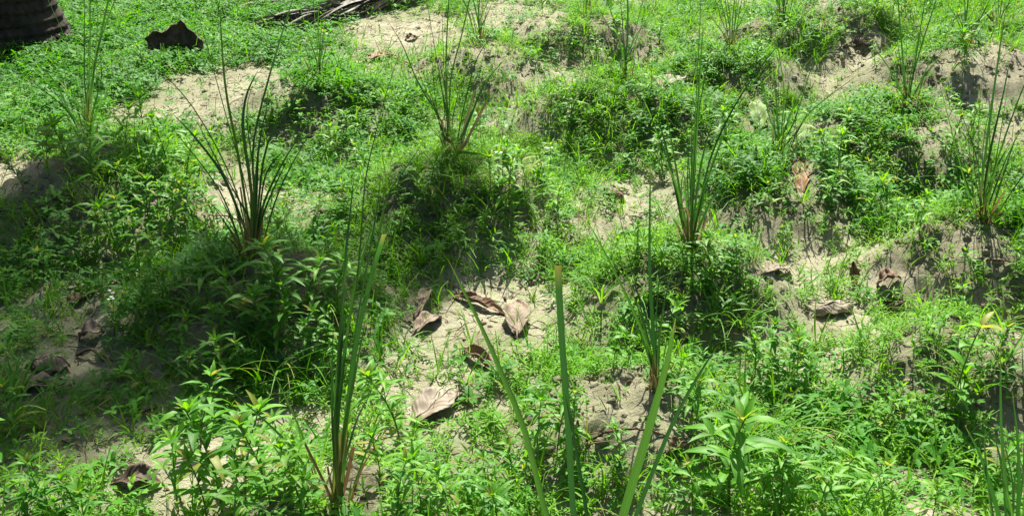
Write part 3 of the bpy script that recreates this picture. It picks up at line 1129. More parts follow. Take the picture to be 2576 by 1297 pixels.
REEDS = 'reed clumps planted on the sand mounds'


def clump(label, base, blades, dry=(), nrand=8, W=0.009, rand_h=0.45, spread=0.38, base_r=0.022, z=None, nsheath=5):
    """blades: pixel polylines from near the base to the tip; they stand in planes spread round the base"""
    g = ground_hit(*base) if z is None else hit(base[0], base[1], z)
    gz = Hs(g[0], g[1])
    W *= .76
    nrand = int(nrand * .9)
    root = empty('reed_clump', (g[0], g[1], gz))
    tag(root, label, 'reed clump', REEDS)

    def one(pts, W, dryb, blunt=False, back=None):
        ox, oy = random.gauss(0, base_r * .5), random.gauss(0, base_r * .5)
        k = random.uniform(-.16, .16) if back is None else back
        P = [np.array([g[0] + ox, g[1] + oy, gz - .01])]
        n = len(pts)
        for i, p in enumerate(pts):
            s = (i + 1) / n
            P.append(on_plane(p[0], p[1], g[1] + oy + k * s ** 1.5))
        P = [p - np.array([g[0], g[1], gz]) for p in P]
        bm = blade_mesh(P, W, random.uniform(-1.1, 1.1), random.random(), blunt)
        bm.build('dry_blade' if dryb else 'blade', M_DRYREED if dryb else M_REED, root)

    for b in blades:
        opt = {}
        if isinstance(b[-1], dict):
            opt, b = b[-1], b[:-1]
        one(b, opt['w'] * .88 if 'w' in opt else W * random.uniform(.75, 1.15), False, opt.get('blunt', False), opt.get('back'))
    for b in dry:
        opt = {}
        if isinstance(b[-1], dict):
            opt, b = b[-1], b[:-1]
        one(b, opt.get('w', W), True, True)
    for k in range(nrand):                                # shorter blades round the outside
        az, l = random.uniform(0, 6.28), rand_h * random.uniform(.35, 1.0)
        th = random.uniform(.05, spread)
        d = np.array([math.cos(az) * math.sin(th), math.sin(az) * math.sin(th), math.cos(th)])
        o_ = np.array([math.cos(az), math.sin(az), 0]) * base_r
        dr = np.array([math.cos(az), math.sin(az), 0]) * l * random.uniform(0, .28)
        P = [o_, o_ + d * l * .5, o_ + d * l + dr]
        blade_mesh(P, W * random.uniform(.6, .9), random.uniform(-1.2, 1.2), random.random(), n=10).build('blade', M_REED, root)
    for k in range(nsheath):
        az, l = random.uniform(0, 6.28), random.uniform(.05, .17)
        o_ = np.array([math.cos(az), math.sin(az), 0]) * base_r * 1.2
        e = o_ + np.array([math.cos(az) * l * random.uniform(.1, .6), math.sin(az) * l * random.uniform(.1, .6), l * random.uniform(.5, 1)])
        blade_mesh([o_ - [0, 0, .01], (o_ + e) / 2 + [0, 0, .01], e], W * 1.1, random.uniform(-1, 1), random.random(), n=6).build('dry_blade', M_DRYREED, root)
    return root


clump('dark reed clump of upright blades beside the palm trunk', (225, 372),
      [[(215, 260), (245, 125), (292, -10), (330, -120)], [(225, 250), (250, 110), (275, -10), (300, -130)], [(222, 240), (226, 110), (226, -20), (228, -160)],
       [(215, 230), (213, 100), (214, -30)], [(205, 260), (190, 200), (160, 90), (120, 0), (95, -60)], [(195, 310), (175, 285), (140, 210), (85, 150)],
       [(210, 250), (188, 100), (180, -20)], [(230, 250), (237, 160), (245, 60), (240, -40)], [(215, 300), (160, 260), (110, 190)], [(235, 280), (255, 200), (252, 130)],
       [(218, 200), (232, 40), (262, -60)], [(205, 280), (170, 210), (150, 130)]], nrand=6, W=.011)
clump('fan-shaped reed clump with straw-brown base beside bare shaded sand', (635, 652),
      [[(610, 560), (560, 440), (490, 345), (430, 282)], [(635, 560), (612, 449), (564, 280), (529, 150), (487, 0), (460, -100)],
       [(632, 500), (612, 350), (610, 290), (622, 230), (650, 175), {'w': .013}], [(640, 480), (622, 330), (622, 260), (640, 200), {'w': .012}],
       [(640, 520), (634, 400), (645, 310), (684, 165), (735, 0), (770, -100)], [(650, 520), (674, 360), (744, 250), (819, 150)],
       [(625, 560), (599, 390), (569, 235), (557, 100), (554, 15)], [(620, 600), (590, 470), (504, 300), (414, 190), (300, 105), {'w': .006}],
       [(655, 540), (700, 430), (760, 330)], [(655, 560), (690, 470), (725, 400)], [(645, 500), (650, 380), (672, 260)], [(650, 560), (668, 440), (720, 370), {'w': .006}],
       [(640, 480), (648, 390), (655, 365), (665, 372)], [(630, 560), (600, 500), (560, 430)], [(640, 560), (640, 480), (636, 420)]],
      dry=[[(620, 560), (605, 470)], [(630, 580), (580, 545), (530, 541), {'w': .006}], [(655, 580), (665, 500)], [(642, 590), (640, 540)]], nrand=10, W=.0095, nsheath=9)
clump('tall front reed clump with brown sheaths at its base', (845, 1278),
      [[(837, 1199), (844, 998), (879, 798), (902, 648), (914, 474), (934, 374), (973, 225), (1013, 110)], [(850, 1150), (856, 900), (869, 647), (879, 549), (891, 440)],
       [(855, 1150), (890, 850), (934, 599), (949, 509), (959, 434)], [(860, 1150), (905, 800), (946, 629), (969, 499), (1018, 424), (1073, 344)],
       [(865, 1100), (900, 850), (935, 700), (968, 590), {'blunt': True, 'w': .011}], [(838, 1100), (836, 950), (839, 790)], [(850, 1080), (862, 940), (877, 820)],
       [(862, 1100), (890, 950), (920, 800)], [(842, 1100), (850, 900), (868, 700), (880, 620)], [(848, 1100), (880, 800), (915, 640), (940, 560)],
       [(870, 1150), (900, 1050), (935, 985)], [(840, 1150), (846, 1050), (830, 900)], [(855, 1180), (850, 1020), (860, 860), (885, 730)]],
      dry=[[(829, 1240), (769, 1114), {'w': .008}], [(858, 1180), (859, 1084), {'w': .012}], [(868, 1220), (889, 1124), {'w': .008}], [(836, 1220), (826, 1170), {'w': .01}]], nrand=5, W=.0088, nsheath=6)
clump('reed clump with a broad brown broken blade on the shaded weedy mound', (1140, 398),
      [[(1125, 350), (1108, 300), (1053, 210), (1013, 115), (973, 50)], [(1122, 330), (1116, 250), (1093, 115), (1073, 0), (1060, -80)],
       [(1128, 330), (1123, 300), (1121, 150), (1128, 0), (1132, -110)], [(1130, 320), (1133, 200), (1158, 100), (1181, 0), (1200, -80)], [(1125, 300), (1117, 200), (1112, 60), (1110, -60)],
       [(1150, 360), (1178, 300), (1213, 150), (1233, 55)], [(1150, 350), (1170, 250), (1198, 150), (1236, 90)], [(1155, 360), (1170, 330), (1218, 215), (1278, 140)],
       [(1115, 360), (1090, 330), (1063, 295)], [(1112, 340), (1093, 225), (1081, 50), {'w': .007}], [(1125, 320), (1125, 200), (1134, 90)],
       [(1120, 350), (1080, 250), (1030, 130)], [(1135, 330), (1150, 240), (1185, 140)], [(1150, 385), (1200, 388), (1320, 396), {'back': -.25, 'w': .012}], [(1130, 330), (1120, 230), (1100, 140)]],
      dry=[[(1158, 370), (1168, 330), (1196, 230), {'w': .018}], [(1165, 370), (1185, 330), (1223, 255), {'w': .010}], [(1120, 370), (1112, 300)], [(1118, 375), (1108, 345)]], nrand=8, W=.0095)
clump('long-bladed reed clump with one blade folded over, on a sunny mound', (1740, 622),
      [[(1715, 560), (1682, 410), (1645, 310), (1618, 255)], [(1718, 560), (1690, 430), (1665, 330), (1642, 250)], [(1735, 560), (1742, 400), (1752, 200), (1762, 0), (1768, -120)],
       [(1738, 560), (1748, 400), (1758, 220), (1770, 35)], [(1742, 560), (1757, 300), (1780, 170), (1790, 145), (1847, 155), (1897, 180)],
       [(1750, 560), (1777, 424), (1817, 320), (1877, 215), (1950, 120), (2061, -5), {'w': .012}], [(1748, 570), (1785, 430), (1835, 310), (1900, 200), (1960, 130)],
       [(1748, 560), (1770, 470), (1790, 430)], [(1730, 540), (1728, 430), (1735, 330)], [(1725, 560), (1700, 480), (1680, 380)], [(1740, 560), (1745, 460), (1752, 330)],
       [(1732, 560), (1722, 450), (1700, 350)], [(1755, 580), (1780, 520), (1830, 430)], [(1745, 540), (1765, 400), (1800, 280)]],
      dry=[[(1715, 560), (1712, 450)], [(1755, 590), (1790, 500)], [(1730, 600), (1728, 530), (1712, 528), {'w': .007}], [(1750, 590), (1772, 540)]], nrand=9, W=.010, nsheath=7)
clump('sparse few-bladed reed clump rising from a pale sandy hummock', (1652, 985),
      [[(1645, 910), (1600, 720), (1560, 550), (1518, 400)], [(1643, 920), (1608, 813), (1528, 648), (1480, 560)], [(1648, 900), (1640, 800), (1633, 648), (1636, 400), {'w': .011}],
       [(1650, 900), (1650, 780), (1664, 648), (1682, 560)], [(1648, 900), (1620, 780), (1585, 690)], [(1652, 900), (1670, 760), (1700, 650)], [(1642, 930), (1610, 840), (1580, 790)]],
      nrand=5, W=.0085, rand_h=.3)
clump('nearest reed clump of five wide blades rooted below the frame', (1500, 1600),
      [[(1440, 1450), (1376, 1297), (1323, 1089), (1260, 933), (1205, 808), (1125, 648), {'w': .0115, 'back': -.02}], [(1470, 1450), (1443, 1297), (1431, 1099), (1413, 848), (1403, 668), {'w': .0115, 'blunt': True, 'back': 0}],
       [(1485, 1400), (1478, 1297), (1445, 1100), (1422, 950), {'w': .009, 'back': .02}], [(1530, 1450), (1568, 1297), (1634, 1074), (1674, 928), (1699, 800), {'w': .017, 'back': -.03}],
       [(1540, 1450), (1600, 1297), (1690, 1070), (1760, 940), (1805, 870), {'w': .0095, 'back': .05}]], nrand=0, W=.011, z=.15, nsheath=2)
clump('reed clump on the mound above a standing orange leaf', (1962, 402),
      [[(1965, 330), (1971, 225), (1950, 90), (1936, 0)], [(1958, 340), (1952, 250), (1941, 145)], [(1968, 340), (1996, 250), (2036, 130)], [(1975, 350), (2000, 300), (2051, 140), (2106, 0)],
       [(1972, 370), (2010, 320), (2051, 245)], [(1965, 330), (1985, 200), (2010, 80)], [(1960, 330), (1958, 200), (1962, 90)], [(1972, 340), (2015, 230), (2060, 90)], [(1955, 350), (1930, 280), (1915, 180)],
       [(1970, 340), (1990, 280), (2030, 210)]], dry=[[(1952, 370), (1945, 300)], [(1975, 380), (1998, 330)]], nrand=8, W=.0085)
root_j = clump('reed clump standing on a fibrous brown root stump', (2287, 270),
               [[(2270, 240), (2236, 175), (2205, 130), (2181, 95)], [(2278, 220), (2270, 150), (2258, 0), (2254, -80)], [(2275, 220), (2258, 120), (2249, 40)], [(2290, 220), (2315, 125), (2355, 0), (2372, -60)],
                [(2288, 220), (2305, 120), (2325, 30)], [(2286, 220), (2296, 150), (2301, 90)], [(2298, 240), (2325, 190), (2366, 140)], [(2284, 220), (2280, 100), (2290, -40)], [(2290, 220), (2310, 100), (2335, -60)]],
               dry=[[(2272, 255), (2255, 225)], [(2296, 255), (2330, 245)]], nrand=8, W=.0095, rand_h=.35, spread=.7)
clump('dense reed clump near the right edge above dark crumbling soil', (2476, 556),
      [[(2445, 500), (2430, 475), (2385, 300), (2360, 200)], [(2452, 500), (2440, 400), (2436, 335), (2444, 295)], [(2465, 480), (2462, 380), (2465, 250), (2485, 90)], [(2475, 480), (2490, 380), (2520, 250), (2540, 150)],
       [(2480, 500), (2525, 350), (2575, 215), (2620, 120)], [(2485, 520), (2530, 400), (2580, 300)], [(2470, 460), (2490, 300), (2515, 120), (2530, 20)], [(2460, 480), (2448, 360), (2455, 220)],
       [(2470, 480), (2475, 350), (2500, 220)], [(2480, 500), (2510, 420), (2560, 340)], [(2450, 510), (2420, 430), (2400, 380)], [(2465, 480), (2455, 420), (2450, 370)], [(2478, 500), (2500, 430), (2540, 360)]],
      nrand=10, W=.009)
clump('small reed clump under the fallen grey palm frond', (802, 206),
      [[(800, 150), (792, 60), (788, -20)], [(805, 150), (800, 60), (806, -30)], [(797, 160), (770, 110), (748, 65)], [(795, 150), (775, 90), (755, 20), (745, -30)], [(806, 150), (815, 80), (824, 5)],
       [(803, 150), (812, 50), (830, -50)], [(798, 160), (782, 110), (765, 80)], [(804, 160), (815, 120), (828, 90)]], nrand=6, W=.0085, rand_h=.3)
clump('small reed clump on a bare sandy far mound', (1206, 106),
      [[(1203, 50), (1200, -30), (1198, -100)], [(1208, 50), (1212, -30), (1225, -110)], [(1206, 60), (1220, 20), (1240, -20)], [(1200, 70), (1185, 30), (1163, 5)], [(1203, 60), (1190, 0), (1175, -60)],
       [(1210, 70), (1228, 30), (1240, 0)], [(1205, 40), (1207, -40), (1203, -120)]], dry=[[(1215, 95), (1228, 80)], [(1198, 95), (1190, 78)]], nrand=7, W=.0085, rand_h=.35)
clump('thin reed clump with two pale whitish blades', (1573, 203),
      [[(1572, 150), (1577, 100), (1578, 0), (1574, -60), {'w': .012}], [(1575, 150), (1590, 110), (1618, 0), (1640, -60)], [(1574, 150), (1600, 90), (1628, 50)], [(1572, 150), (1566, 65), (1560, 0)],
       [(1576, 160), (1610, 100), (1638, 30)], [(1570, 160), (1560, 110), (1545, 60)]], dry=[[(1566, 225), (1574, 270), (1580, 295), {'w': .008}], [(1574, 225), (1590, 255), (1602, 275), {'w': .006}], [(1571, 130), (1567, 95), {'w': .008}]], nrand=5, W=.008)
clump('far reed clump fanning out above a weedy mound', (1842, 130),
      [[(1840, 80), (1845, 20), (1852, -60)], [(1845, 80), (1858, 0), (1870, -80)], [(1832, 90), (1815, 50), (1800, 0), (1790, -50)], [(1836, 80), (1826, 20), (1820, -50)], [(1848, 90), (1865, 50), (1885, 5)],
       [(1828, 100), (1800, 60), (1780, 30)], [(1842, 60), (1848, -20), (1846, -100)]], dry=[[(1830, 110), (1818, 85)]], nrand=7, W=.009)
clump('tufted dark reed clump at the far right, left of a straw stub', (2428, 118),
      [[(2426, 60), (2425, 0), (2424, -80)], [(2430, 60), (2445, 0), (2455, -70)], [(2432, 60), (2460, 10), (2485, -40)], [(2433, 80), (2465, 50), (2510, 10)], [(2422, 70), (2415, 20), (2405, -40)],
       [(2428, 60), (2435, -10), (2438, -100)], [(2434, 80), (2470, 40), (2500, -30)], [(2424, 80), (2412, 50), (2400, 20)]], nrand=12, W=.009, rand_h=.4)
clump('far reed clump with a pale straw stub on a fibrous root', (2512, 72),
      [[(2515, 30), (2525, -30), (2540, -90)], [(2518, 40), (2545, 0), (2580, -40)], [(2520, 50), (2555, 25), (2600, 10)], [(2510, 30), (2508, -30), (2500, -100)], [(2516, 30), (2530, -20), (2560, -80)]],
      dry=[[(2500, 55), (2478, 30), {'w': .022}], [(2505, 60), (2490, 45), {'w': .015}], [(2522, 70), (2540, 60)]], nrand=8, W=.009)
clump('faint farthest reed clump at the top edge', (1972, 52),
      [[(1970, 0), (1965, -60)], [(1975, 0), (1985, -60)], [(1978, 10), (1998, -40)], [(1966, 5), (1950, -50)], [(1972, 0), (1975, -80)]], nrand=10, W=.0085)
clump('short far reed clump on a dark weedy mound', (1470, 36),
      [[(1470, 0), (1468, -50)], [(1474, 0), (1485, -50)], [(1466, 0), (1455, -40)]], dry=[[(1472, 20), (1480, 2), {'w': .012}]], nrand=6, W=.008, rand_h=.3)
clump('reed clump cut by the bottom right corner', (2550, 1425),
      [[(2520, 1350), (2511, 1297), (2470, 1160), (2426, 1068)], [(2545, 1350), (2541, 1297), (2521, 1098), (2516, 868), {'w': .012}], [(2570, 1330), (2575, 1190), (2531, 1058)],
       [(2510, 1370), (2500, 1297), (2480, 1150), (2478, 1080), {'w': .018}], [(2555, 1330), (2560, 1150), (2545, 980)], [(2565, 1350), (2600, 1200), (2610, 1050)], [(2535, 1340), (2525, 1200), (2500, 1090)]],
      nrand=5, W=.010, z=.15)
clump('thick dark blades leaning in from the right edge', (2640, 700),
      [[(2620, 640), (2575, 555), (2513, 425), {'w': .012}], [(2630, 600), (2620, 450), (2600, 300)], [(2650, 600), (2680, 450), (2700, 300)]], nrand=6, W=.010)

# fibrous root stumps under two of the clumps
for (px, py, lab, rt) in ((2288, 300, 'fibrous brown root stump under a reed clump, beside dry twigs', .055), (2512, 92, 'reddish brown root stump under the straw stub clump', .07)):
    g = ground_hit(px, py - 14)
    b = MB()
    n, ms = 26, 6
    V = []
    for i in range(ms + 1):
        t = i / ms
        for k in range(n):
            a = 2 * math.pi * k / n
            rr = rt * (1.25 - .45 * t) * (1 + .16 * math.sin(k * 2.3) + random.uniform(-.08, .08))
            V.append([rr * math.cos(a), rr * math.sin(a) * .8, -.05 + .085 * t + random.uniform(-.004, .004)])
    V.append([0, 0, .037])
    Q = [[i * n + k, i * n + (k + 1) % n, (i + 1) * n + (k + 1) % n, (i + 1) * n + k] for i in range(ms) for k in range(n)]
    T = [[ms * n + k, ms * n + (k + 1) % n, (ms + 1) * n] for k in range(n)]
    b.add(V, Q, T)
    for k in range(26):
        a = random.uniform(0, 6.28)
        r0 = rt * random.uniform(.7, 1.0)
        p0 = np.array([r0 * math.cos(a), r0 * math.sin(a) * .8, .02])
        p1 = p0 + np.array([math.cos(a) * .03, math.sin(a) * .025, random.uniform(-.02, .02)])
        p2 = p1 + np.array([math.cos(a) * .03, math.sin(a) * .03, -.05])
        vv = tube([p0, p1, p2], [.002, .0017, .0008], 4)
        b.add(vv[0], vv[1], vv[2], vv[3])
    o = b.build('root_stump', M_ROOT)
    o.location = g
    tag(o, lab, 'root stump')


# ------------------------------------------------------------------ dead leaves
def dead_leaf(label, p0, p1, width, mat, curl=0.6, arch=0.03, lift=0.012, twist=0.0, cup=1, n=14, m=10, ragged=.08, tip_up=0.0, seed=0, group='dead leaves lying on the sand'):
    """p0, p1: pixels of stalk end and tip, both on the ground; curl lifts the edges, arch lifts the middle"""
    r = random.Random(seed * 31 + int(p0[0]))
    a, c = ground_hit(*p0), ground_hit(*p1)
    mid = (a + c) / 2
    ax = c - a
    L = np.linalg.norm(ax)
    t = ax / L
    side = np.cross(t, [0, 0, 1])
    side /= np.linalg.norm(side)
    up = np.cross(side, t)
    V, D = [], []
    ph = r.uniform(0, 6)
    for i in range(n + 1):
        s = i / n
        w = width * .5 * max(.02, math.sin(math.pi * (.04 + .96 * s) ** 1.05) ** .75) * (1 + ragged * math.sin(s * 23 + ph) + ragged * r.uniform(-.5, .5))
        ctr = a + ax * s + up * (arch * 4 * s * (1 - s) + tip_up * s * s)
        for j in range(m + 1):
            q = -1 + 2 * j / m
            th = q * curl
            # bend the cross-section on an arc, edges upwards (cup=1) or downwards (cup=-1)
            if abs(curl) > .05:
                sx, sz = math.sin(th) / curl, (1 - math.cos(th)) / curl * cup
            else:
                sx, sz = q, 0
            tw = twist * (s - .5)
            dx, dz = w * (sx * math.cos(tw) - sz * math.sin(tw)), w * (sx * math.sin(tw) + sz * math.cos(tw))
            wob = .004 * math.sin(q * 5 + s * 8 + ph) + .003 * math.sin(s * 17 - q * 3)
            V.append(ctr + side * dx + up * (dz + wob))
            D.append([q * .5 + .5, abs(q), s, 1])
    V = np.array(V)
    # rest on the ground: raise until the lowest clearance is a little below zero
    cl = V[:, 2] - H(V[:, 0], V[:, 1])
    V[:, 2] += lift - np.quantile(cl, .12)
    Q = []
    for i in range(n):
        for j in range(m):
            k = i * (m + 1) + j
            Q.append([k, k + 1, k + m + 2, k + m + 1])
    b = MB()
    org = np.array([mid[0], mid[1], Hs(mid[0], mid[1])])
    b.add(V - org, Q, None, D)
    o = b.build('dead_leaf', DL[mat])
    o.location = org
    so = o.modifiers.new('thickness', 'SOLIDIFY')
    so.thickness = .0012
    rib = V.reshape(n + 1, m + 1, 3)[:, m // 2] - org
    rib = np.vstack([rib[0] - (rib[1] - rib[0]) * 2.2, rib]) + [0, 0, .0009]
    vv = tube(rib, np.linspace(.0022, .0008, len(rib)), 5)
    rb = MB()
    rb.add(vv[0], vv[1], vv[2], vv[3])
    rb.build('midrib', DL['pale' if mat in ('grey', 'pale') else 'brown'], o)
    tag(o, label, 'dead leaf', group)
    return o


dead_leaf('broad grey-brown dead leaf with ribbed veins, tip pointing up', (1300, 852), (1300, 772), .085, 'grey', .5, .012, .018)
dead_leaf('long red-brown curled dead leaf behind the ribbed leaf', (1140, 748), (1270, 798), .055, 'brown', 1.4, .012, .006)
dead_leaf('upright folded dead leaf of a grey-brown pair beside the front clump', (1045, 810), (1085, 755), .05, 'grey', 1.1, .03, .012, tip_up=.03)
dead_leaf('flat half of the grey-brown leaf pair, curling at its rim', (1040, 845), (1110, 800), .06, 'grey', .8, .02, .004)
dead_leaf('shrivelled brown dead leaf hanging over sand below the ribbed leaf', (1160, 882), (1245, 945), .055, 'brown', 1.5, .02, .006, twist=1.2)
dead_leaf('large pale pinkish dead leaf lying flat in the sun', (1040, 1070), (1150, 985), .10, 'pale', .35, .01, .010)
dead_leaf('small tan dead leaf on the shaded sand beyond the ribbed leaf', (1335, 722), (1350, 690), .035, 'pale', .7, .005, .006)
dead_leaf('curled chestnut leaf on the sand between two sunny mounds', (1570, 512), (1515, 490), .075, 'brown', 1.1, .03, .006, cup=-1)
dead_leaf('orange-tan dead leaf standing against a dark mound face', (2014, 492), (2008, 428), .066, 'orange', .9, .015, .012, tip_up=.03, ragged=.2)
dead_leaf('broad yellow-green leaf fading at the back of a sunny mound', (1912, 338), (1895, 275), .085, 'yellow', .6, .03, .012, tip_up=.05)
dead_leaf('small brown and yellow curled leaf beside the yellow-green leaf', (1925, 338), (1918, 302), .04, 'orange', 1.3, .01, .012)
dead_leaf('pale folded dead leaf casting a dark shadow on green weeds', (2045, 800), (2145, 785), .085, 'pale', 1.1, .02, .014, cup=-1)
dead_leaf('brown dead leaf lying below the right edge clump', (2205, 722), (2265, 700), .075, 'brown', .7, .02, .008)
dead_leaf('thin upright tan dead leaf near the pale folded leaf', (2148, 728), (2140, 695), .04, 'orange', 1.3, .01, .01, tip_up=.05)
dead_leaf('dark dead leaf half sunk in weeds right of pale folded leaf', (2215, 790), (2275, 770), .06, 'dark', .9, .01, .004)
dead_leaf('tiny orange leaf scrap on the soil of a sunny mound', (1692, 752), (1716, 742), .03, 'orange', .9, .01, .005)
dead_leaf('crumpled grey dead leaf with deep folds in the shade', (80, 930), (180, 935), .11, 'grey', 1.2, .03, .01, ragged=.2, cup=-1)
dead_leaf('flat grey torn leaf lying under the crumpled leaf', (0, 985), (165, 968), .085, 'grey', .5, .01, .004, ragged=.16)
dead_leaf('grey-brown leaf lying behind the curved dark stick', (200, 858), (262, 838), .085, 'grey', .8, .02, .006)
dead_leaf('dark brown glossy leaf with curled rim at bottom left', (290, 1228), (410, 1232), .085, 'dark', 1.0, .015, .008)
dead_leaf('reddish dead leaf half hidden by shaded grass', (170, 775), (225, 752), .055, 'brown', .8, .01, .004)
dead_leaf('small brown leaf on far bare sand below the frond', (1018, 104), (1050, 98), .06, 'brown', 1.0, .02, .004)
dead_leaf('orange-brown leaf among weeds on far sand', (915, 160), (990, 142), .09, 'orange', .6, .02, .004)
dead_leaf('dark curled leaf in a sunny sand hollow at far right', (2140, 112), (2190, 128), .10, 'dark', 1.2, .03, .004, cup=-1)
dead_leaf('brown leaf in lush weeds near the palm trunk', (300, 52), (345, 40), .10, 'orange', .6, .02, .01)
dead_leaf('pinkish tan leaf lying in weeds behind the long-bladed clump', (1672, 222), (1722, 208), .09, 'pale', .5, .02, .01)
dead_leaf('flat pinkish leaf on sand right of the long-bladed clump', (1915, 700), (1985, 680), .075, 'pale', .5, .01, .005)
dead_leaf('pale pink leaf behind the shaded grass, under sunny stems', (1555, 598), (1625, 575), .065, 'pale', .5, .01, .006)
dead_leaf('small rust leaf crumb on soil behind the nearest blades', (1680, 1150), (1725, 1135), .04, 'brown', .9, .01, .006)

# the big upright curled leaf sheath in the weeds by the palm
g0 = ground_hit(450, 150)
b = MB()
V, D = [], []
n, ms = 18, 12
for i in range(n + 1):
    u = -1 + 2 * i / n
    for j in range(ms + 1):
        v = j / ms
        hgt = .205 * (1 - .30 * u * u + .08 * math.sin(u * 6 + 1) + .05 * math.sin(u * 15)) * (1 - .25 * max(0, u - .2))
        x = u * .155 * (1 - .25 * (1 - v)) + .02 * v
        bow = .13 * (1 - u * u) ** .8 - .08
        lean = -.05 * v * v + (.055 * max(0, v - .75) * 4) * (1 + .5 * math.sin(u * 6))
        V.append([x, bow - lean + .010 * math.sin(u * 11 + v * 5) + .004 * math.sin(u * 37), -.015 + hgt * v - .012 * max(0, v - .85) * 6])
        D.append([u * .5 + .5, abs(u), v, 1])
Q = [[i * (ms + 1) + j, (i + 1) * (ms + 1) + j, (i + 1) * (ms + 1) + j + 1, i * (ms + 1) + j + 1] for i in range(n) for j in range(ms)]
b.add(V, Q, None, D)
o = b.build('palm_sheath', DL['sheath'])
o.location = g0 + np.array([0, -.03, .012])
so = o.modifiers.new('thickness', 'SOLIDIFY')
so.thickness = .006
tag(o, 'big dark brown curled palm sheath standing in weeds by the trunk', 'palm sheath')


# ------------------------------------------------------------------ sticks
def stick(label, pts, rad, mat=M_TWIG, lift=.006):
    P = []
    for p in pts:
        g = ground_hit(*p[:2])
        P.append(g + np.array([0, 0, lift + (p[2] if len(p) > 2 else 0)]))
    P = spline(np.array(P), 14) + np.random.default_rng(len(label)).normal(0, .0015, (15, 3))
    c = P.mean(0)
    vv = tube(P - c, np.linspace(rad, rad * .45, 15), 6)
    b = MB()
    b.add(vv[0], vv[1], vv[2], vv[3])
    o = b.build('stick', mat)
    o.location = c
    tag(o, label, 'stick')
    return o


stick('curved dark stick on shaded sand beside a grey leaf', [(195, 903), (235, 902, .02), (275, 915, .01), (312, 922)], .0055)
stick('thin straight dark twig on sand left of the fan-shaped clump', [(455, 423), (510, 424, .01), (590, 424)], .004)
stick('short dark twig slanting below the straight twig', [(520, 432), (555, 445, .01), (585, 462)], .004)
stick('reddish twig lying on the sandy hummock behind the nearest blades', [(1475, 1118), (1540, 1122, .012), (1620, 1105, .01), (1700, 1122)], .0042)
stick('thin twig in the sun behind the front clump', [(1010, 1168), (1070, 1162, .008), (1130, 1166)], .0035)
stick('dark twig on far sand among weeds, below the frond', [(985, 150), (1010, 160, .01), (1045, 172)], .006)
stick('brown twig across the mound behind a round-leaved seedling', [(1660, 278), (1720, 300, .01), (1780, 330)], .005)
stick('twig lying on dark soil near the right edge', [(2465, 662), (2520, 668, .01), (2575, 655)], .005)
stick('pale weathered branch lying left of the fallen frond', [(560, 42), (640, 26, .02), (720, 22, .03)], .018, M_PALETWIG, .02)
stick('thin broken stalk on the shaded sand at bottom left', [(395, 1035), (345, 1060, .01), (300, 1075)], .003)

# ------------------------------------------------------------------ fallen grey frond
a, c = ground_hit(735, 72), ground_hit(1160, -14)
root = empty('fallen_palm_frond', ((a + c) / 2))
tag(root, 'fallen grey palm frond with dry drooping leaflets on the weeds', 'palm frond')
ctr = (a + c) / 2
P = spline(np.array([a + [0, 0, .03], (a * .6 + c * .4) + [0, .02, .07], (a * .2 + c * .8) + [0, .05, .09], c + [0.1, .1, .1]]), 24)
vv = tube(P - ctr, np.linspace(.010, .022, 25), 7)
b = MB()
b.add(vv[0], vv[1], vv[2], vv[3])
b.build('stalk', M_PALETWIG, root)
for sgn in (-1, 1):
    b = MB()
    for k in range(62):
        s = .04 + .95 * k / 62
        p = P[min(24, int(s * 24))] - ctr
        t = P[min(24, int(s * 24) + 1)] - P[max(0, int(s * 24) - 1)]
        t /= np.linalg.norm(t)
        sd = np.cross(t, [0, 0, 1]) * sgn
        L = random.uniform(.38, .62) * (.65 + .5 * math.sin(math.pi * s))
        d = -t * random.uniform(.85, .95) + sd * random.uniform(.02, .34)
        d /= np.linalg.norm(d)
        e = p + d * L
        gz = Hs(e[0] + ctr[0], e[1] + ctr[1]) - ctr[2]
        e[2] = gz + random.uniform(.015, .06)
        md = (p + e) / 2
        md[2] += random.uniform(.0, .05)
        V, Q, T, D = blade_mesh([p, md, e], random.uniform(.020, .034), random.choice([-1, 1]) * random.uniform(1.1, 1.9), random.random(), n=8, fold=.15).arrays()
        b.add(V, Q, T, D)
    b.build('leaflets', M_FROND, root)

# ------------------------------------------------------------------ coconut palm: trunk in the top left corner, crown overhead
g = ground_hit(42, 108)
palm = empty('coconut_palm', (g[0], g[1], Hs(g[0], g[1]) - .03))
tag(palm, 'thick dark coconut palm trunk with ring scars at top left', 'palm tree')
PALM_H = 5.2
n, ms = 40, 300
V = []
zs = np.concatenate([np.linspace(0, 1.2, 110), np.linspace(1.25, PALM_H, 120)])
for z in zs:
    rr = .185 + .10 * math.exp(-z / .22) + .045 * math.exp(-z / .9) - .012 * z
    ring = z / .062 + .25 * math.sin(z * 9)
    fr = ring - math.floor(ring)
    rr *= 1 + .055 * (1 - fr) ** 2 - .05 * (fr > .85)
    for k in range(n):
        a = 2 * math.pi * k / n
        q = (rr + .03 * math.exp(-z / .10)) * (1 + .02 * vnoise(k * .9, z * 24) + .05 * math.exp(-z / .15) * math.sin(a * 9 + 1))
        V.append([q * math.cos(a) + .05 * (z / PALM_H) ** 2, q * math.sin(a) + .012 * z, z])
Q = [[i * n + k, i * n + (k + 1) % n, (i + 1) * n + (k + 1) % n, (i + 1) * n + k] for i in range(len(zs) - 1) for k in range(n)]
b = MB()
b.add(V, Q)
trunk = b.build('trunk', M_BARK, palm)
b = MB()
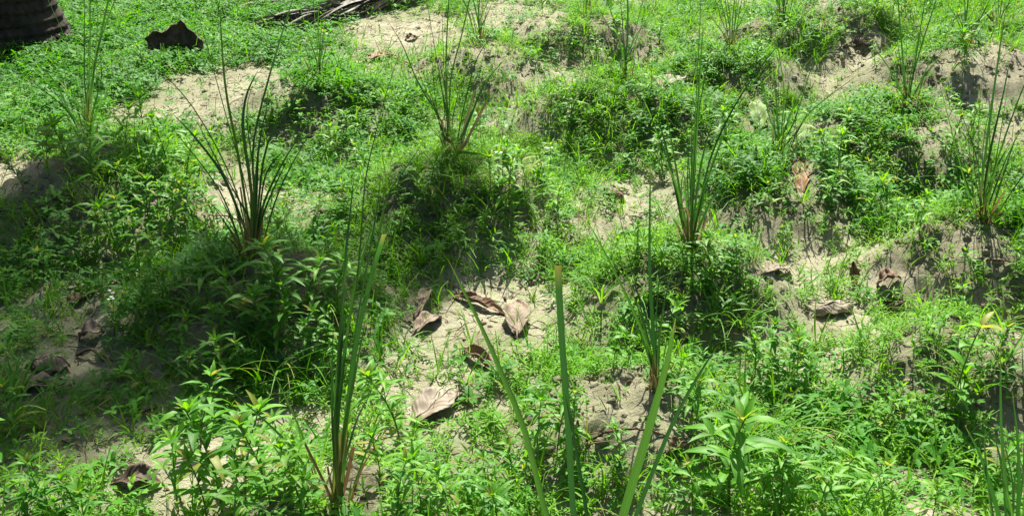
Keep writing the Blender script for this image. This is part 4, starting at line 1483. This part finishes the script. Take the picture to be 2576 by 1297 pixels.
for k in range(150):                                     # roots creeping out of the flare
    a = random.uniform(0, 6.28)
    r0 = random.uniform(.27, .30)
    p0 = np.array([r0 * math.cos(a), r0 * math.sin(a), random.uniform(.02, .10)])
    p1 = p0 + np.array([math.cos(a) * .05, math.sin(a) * .05, -.02])
    p2 = p1 + np.array([math.cos(a) * .05, math.sin(a) * .05, -.09])
    vv = tube([p0 * [.9, .9, 1], p0, p1, p2], [.006, .007, .006, .004], 5)
    b.add(vv[0], vv[1], vv[2], vv[3])
b.build('roots', M_BARK, palm)


def frond_meshes(seed, L=3.6):
    r = random.Random(seed)
    pts = []
    el0, bend = 0.0, r.uniform(1.0, 1.5)
    p = np.zeros(3)
    for i in range(25):
        s = i / 24
        pts.append(p.copy())
        ang = el0 - bend * s
        p = p + np.array([0, math.cos(ang), math.sin(ang)]) * L / 24
    pts = np.array(pts)
    b = MB()
    vv = tube(pts, np.linspace(.028, .006, 25), 6)
    b.add(vv[0], vv[1], vv[2], vv[3])
    for k in range(150):
        s = .12 + .87 * (k // 2) / 75
        sgn = -1 if k % 2 else 1
        i = s * 24
        p = pts[int(i)] + (pts[min(24, int(i) + 1)] - pts[int(i)]) * (i - int(i))
        t = pts[min(24, int(i) + 1)] - pts[max(0, int(i) - 1)]
        t /= np.linalg.norm(t)
        l = .85 * (math.sin(math.pi * (.12 + .85 * s)) ** .7) * r.uniform(.85, 1.1)
        d = t * .55 + np.array([sgn, 0, 0]) * .8 + np.array([0, 0, -.15])
        d /= np.linalg.norm(d)
        e = p + d * l + np.array([0, 0, -.28 * l])
        V, Q, T, D = blade_mesh([p, p + d * l * .5, e], .031, r.uniform(-.3, .3), r.random(), n=4).arrays()
        b.add(V, Q, T, D)
    return b


FR = [frond_meshes(900 + k).mesh('frond', M_PALMLEAF) for k in range(4)]
top = (.05, .012 * PALM_H, PALM_H)
for k in range(12):
    o = bpy.data.objects.new('frond', FR[k % 4])
    COL.objects.link(o)
    o.parent = palm
    o.location = top
    o.rotation_euler = (R([58, 40, 22, 5, -15][k % 5] + random.uniform(-6, 6)), 0, k * 2.39996 + random.uniform(-.15, .15))
